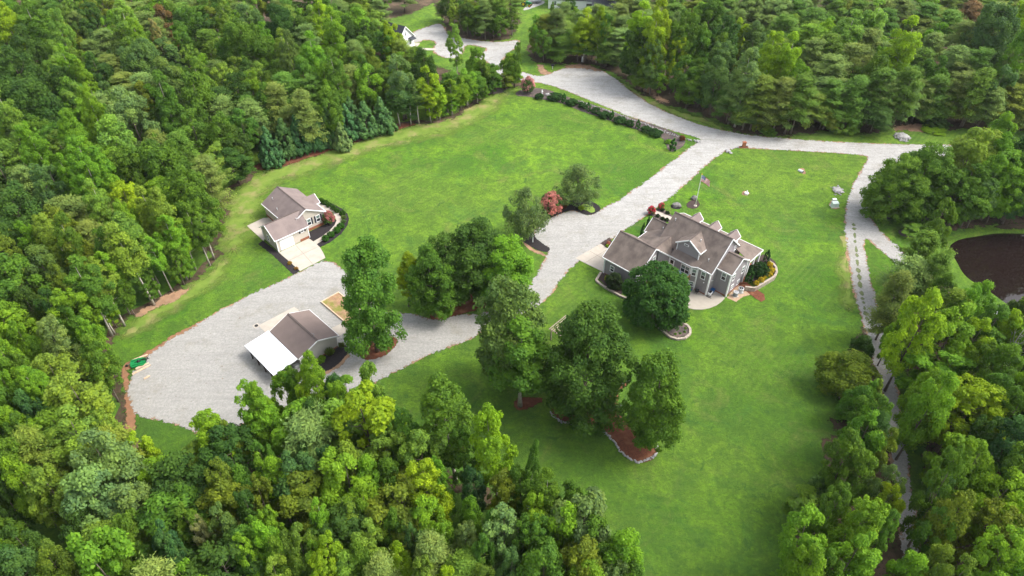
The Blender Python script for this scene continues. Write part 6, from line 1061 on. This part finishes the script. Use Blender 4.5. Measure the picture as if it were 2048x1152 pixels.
# ---- labels that single each tree out -------------------------------------------
SPOTS = [(90, 60, 'at the top left corner'), (300, 50, 'near the reddish-brown crown'), (470, 50, 'left of the far field'), (660, 40, 'beyond the cypress row at the top'), (60, 210, 'high on the left edge'), (230, 190, 'in the upper left woods'), (400, 180, 'left of the cypress row'), (560, 150, 'right behind the cypress row'), (720, 130, 'above the cypress row, right end'), (860, 180, 'along the top of the big lawn'), (60, 360, 'midway down the left edge'), (200, 330, 'in woods left of the tan house'), (360, 340, 'at the edge above the tan house'), (70, 500, 'on the left edge beside the tan house'), (210, 480, 'in the woods above the gravel yard'), (350, 470, 'at the edge left of the tan house'), (70, 650, 'on the left edge beside the yard'), (210, 620, 'at the wood edge beside the yard'), (90, 820, 'left of the clay track'), (210, 780, 'close beside the clay track'),
         (90, 980, 'in the lower left woods'), (240, 960, 'below the yard in the lower woods'), (100, 1110, 'at the bottom left corner'), (300, 1110, 'on the bottom edge left of centre'), (400, 880, 'at the near end of the gravel yard'), (560, 820, 'in front of the white lean-to'), (430, 1010, 'in the woods below the yard'), (600, 960, 'in the woods below the barn'), (500, 1110, 'on the bottom edge below the barn'), (730, 820, 'where the near woods meet the drive'), (740, 960, 'in the woods right of the barn'), (700, 1110, 'on the bottom edge near the middle'), (880, 880, 'at the near lawn edge'), (900, 1010, 'in the near woods by the lawn'), (880, 1120, 'on the bottom edge by the lawn'), (1030, 960, 'at the lawn tip of the near woods'), (1100, 1100, 'at the right end of the near woods'),
         (900, 60, 'between the far gravel drives'), (990, 60, 'in the grove above the far junction'), (1100, 60, 'in front of the long white house'), (1100, 110, 'left of the gravel turning area'), (1250, 60, 'right of the long white house'), (1250, 130, 'just above the gravel turning area'), (1400, 60, 'along the top, above the turning area'), (1380, 160, 'at the wood edge above the road bend'), (1560, 60, 'along the top, above the road'), (1540, 160, 'among the pines above the road'), (1560, 230, 'in the pines above the brick pillar'), (1740, 60, 'along the top right'), (1720, 160, 'among the pines, upper right'), (1700, 230, 'in the pines by the rock pile'), (1940, 60, 'at the top right corner'), (1930, 160, 'on the right edge above the road'), (1920, 240, 'right of the pale rock pile'), (1850, 380, 'left of the pond'), (1980, 340, 'above the pond'),
         (1820, 540, 'between the lane and the pond'), (1960, 560, 'below the pond'), (1720, 700, 'left of the upper narrow lane'), (1720, 830, 'left of the lane midway down'), (1700, 940, 'left of the lower narrow lane'), (1640, 1070, 'at the lawn side of the lane bottom'), (1760, 1090, 'on the bottom edge left of the lane'), (1830, 660, 'right of the upper narrow lane'), (1960, 680, 'on the right edge below the pond'), (1880, 790, 'right of the lane midway down'), (1990, 810, 'midway down the right edge'), (1890, 940, 'right of the lane beside the verge'), (2000, 960, 'low on the right edge'), (1900, 1090, 'on the bottom edge right of the lane'), (2010, 1090, 'at the bottom right corner')]
def ordn(k): return ['first', 'second', 'third', 'fourth', 'fifth', 'sixth', 'seventh', 'eighth', 'ninth', 'tenth'][k] if k < 10 else f'{k + 1}th'
buckets = {}
for p in PLANTS:
    if p['label']: continue
    p['px'] = proj((p['x'], p['y'], p['H'] * .7)); s = min(SPOTS, key=lambda s: (s[0] - p['px'][0]) ** 2 + ((s[1] - p['px'][1]) * 1.3) ** 2)
    p['label'] = f"{TNAME[p['t']]} {KNAME[p['k']][1]} {s[2]}"; x = p['px'][0]
    p['group'] = p['group'] or ('trees of the left woods' if x < 700 and p['px'][1] < 720 else 'trees of the near woods' if x < 1300 and p['px'][1] > 700 else 'trees of the far woods' if p['px'][1] < 300 else 'trees along the lane and pond'); buckets.setdefault(p['label'], []).append(p)
for lb, l in buckets.items():
    if len(l) > 1:
        l.sort(key=lambda p: p['px'][0])
        for i, p in enumerate(l): p['label'] = f'{lb}, {ordn(i)} from the left'
cl_ = random.Random(3)
for p in PLANTS:
    k = p['k']; ps = PR[k]; cm, tm, R0, H0 = ps[cl_.randrange(len(ps))]
    if p['k'] == 'G': cm, tm, R0, H0 = ps[0 if p['R'] > 5.6 else cl_.choice((1, 2))]
    if 'pi' in p: cm, tm, R0, H0 = ps[p['pi']]
    r = empty(KNAME[k][0], (p['x'], p['y'], p['z']), cl_.uniform(0, 6.28), p['label'], KNAME[k][2], p['group']); sxy = p['R'] / R0; an = cl_.uniform(.88, 1.14) if k in 'OoUTPSE' else 1.; r.scale = (sxy * an, sxy / an, p['H'] / H0)
    if k in 'OoUTPE': r.rotation_euler = (cl_.uniform(-.07, .07), cl_.uniform(-.07, .07), r.rotation_euler[2])
    c = p['t2'] or TINT[p['t']]; v = cl_.uniform(.88, 1.14) if not p['t2'] else 1; hq = cl_.uniform(-.12, .12) if not p['t2'] else 0
    if tm: link('trunk' if k not in 'BVY' else 'stem', tm, r)
    if cm: o = link('crown' if k not in 'YA' else ('blossom' if k == 'Y' else 'blades'), cm, r); o.color = (c[0] * v * (1 + hq), c[1] * v, c[2] * v * (1 - hq), 1)
    if k == 'Y': o = link('foliage', PR['Yg'][0][0], r); o.color = (.09, .17, .05, 1)
print('PLANTS', len(PLANTS), {k: sum(1 for p in PLANTS if p['k'] == k) for k in KNAME})
print('BIGR', sorted([(round(p['R'],1), p['k'], round(p['H'],1), round(p['x']), round(p['y']), p['manual']) for p in PLANTS])[-12:])
print('DROPPED', DROPPED); print('FARFILL', sum(1 for p in PLANTS if not p['manual']), sum(1 for p in PLANTS if not p['manual'] and p['y'] > 230), sum(1 for p in PLANTS if p['manual'] and p['y'] > 230), max(p['y'] for p in PLANTS))

# ---------------------------------------------------------------- faint summer haze, evenly spread through the air
hz_ = MB().box(-420, 420, -30, 480, -2.5, 100).build('haze', plain('haze_off', (.8, .8, .8))); me = hz_.data; me.materials.clear()
hm = bpy.data.materials.new('haze_air'); hm.use_nodes = True; hn = hm.node_tree; hn.nodes.remove(hn.nodes['Principled BSDF'])
pv = hn.nodes.new('ShaderNodeVolumePrincipled'); pv.inputs['Color'].default_value = (.90, .94, 1, 1); pv.inputs['Density'].default_value = .00006; pv.inputs['Anisotropy'].default_value = .2
hn.links.new(pv.outputs[0], hn.nodes['Material Output'].inputs['Volume']); me.materials.append(hm); hz_['kind'] = 'stuff'
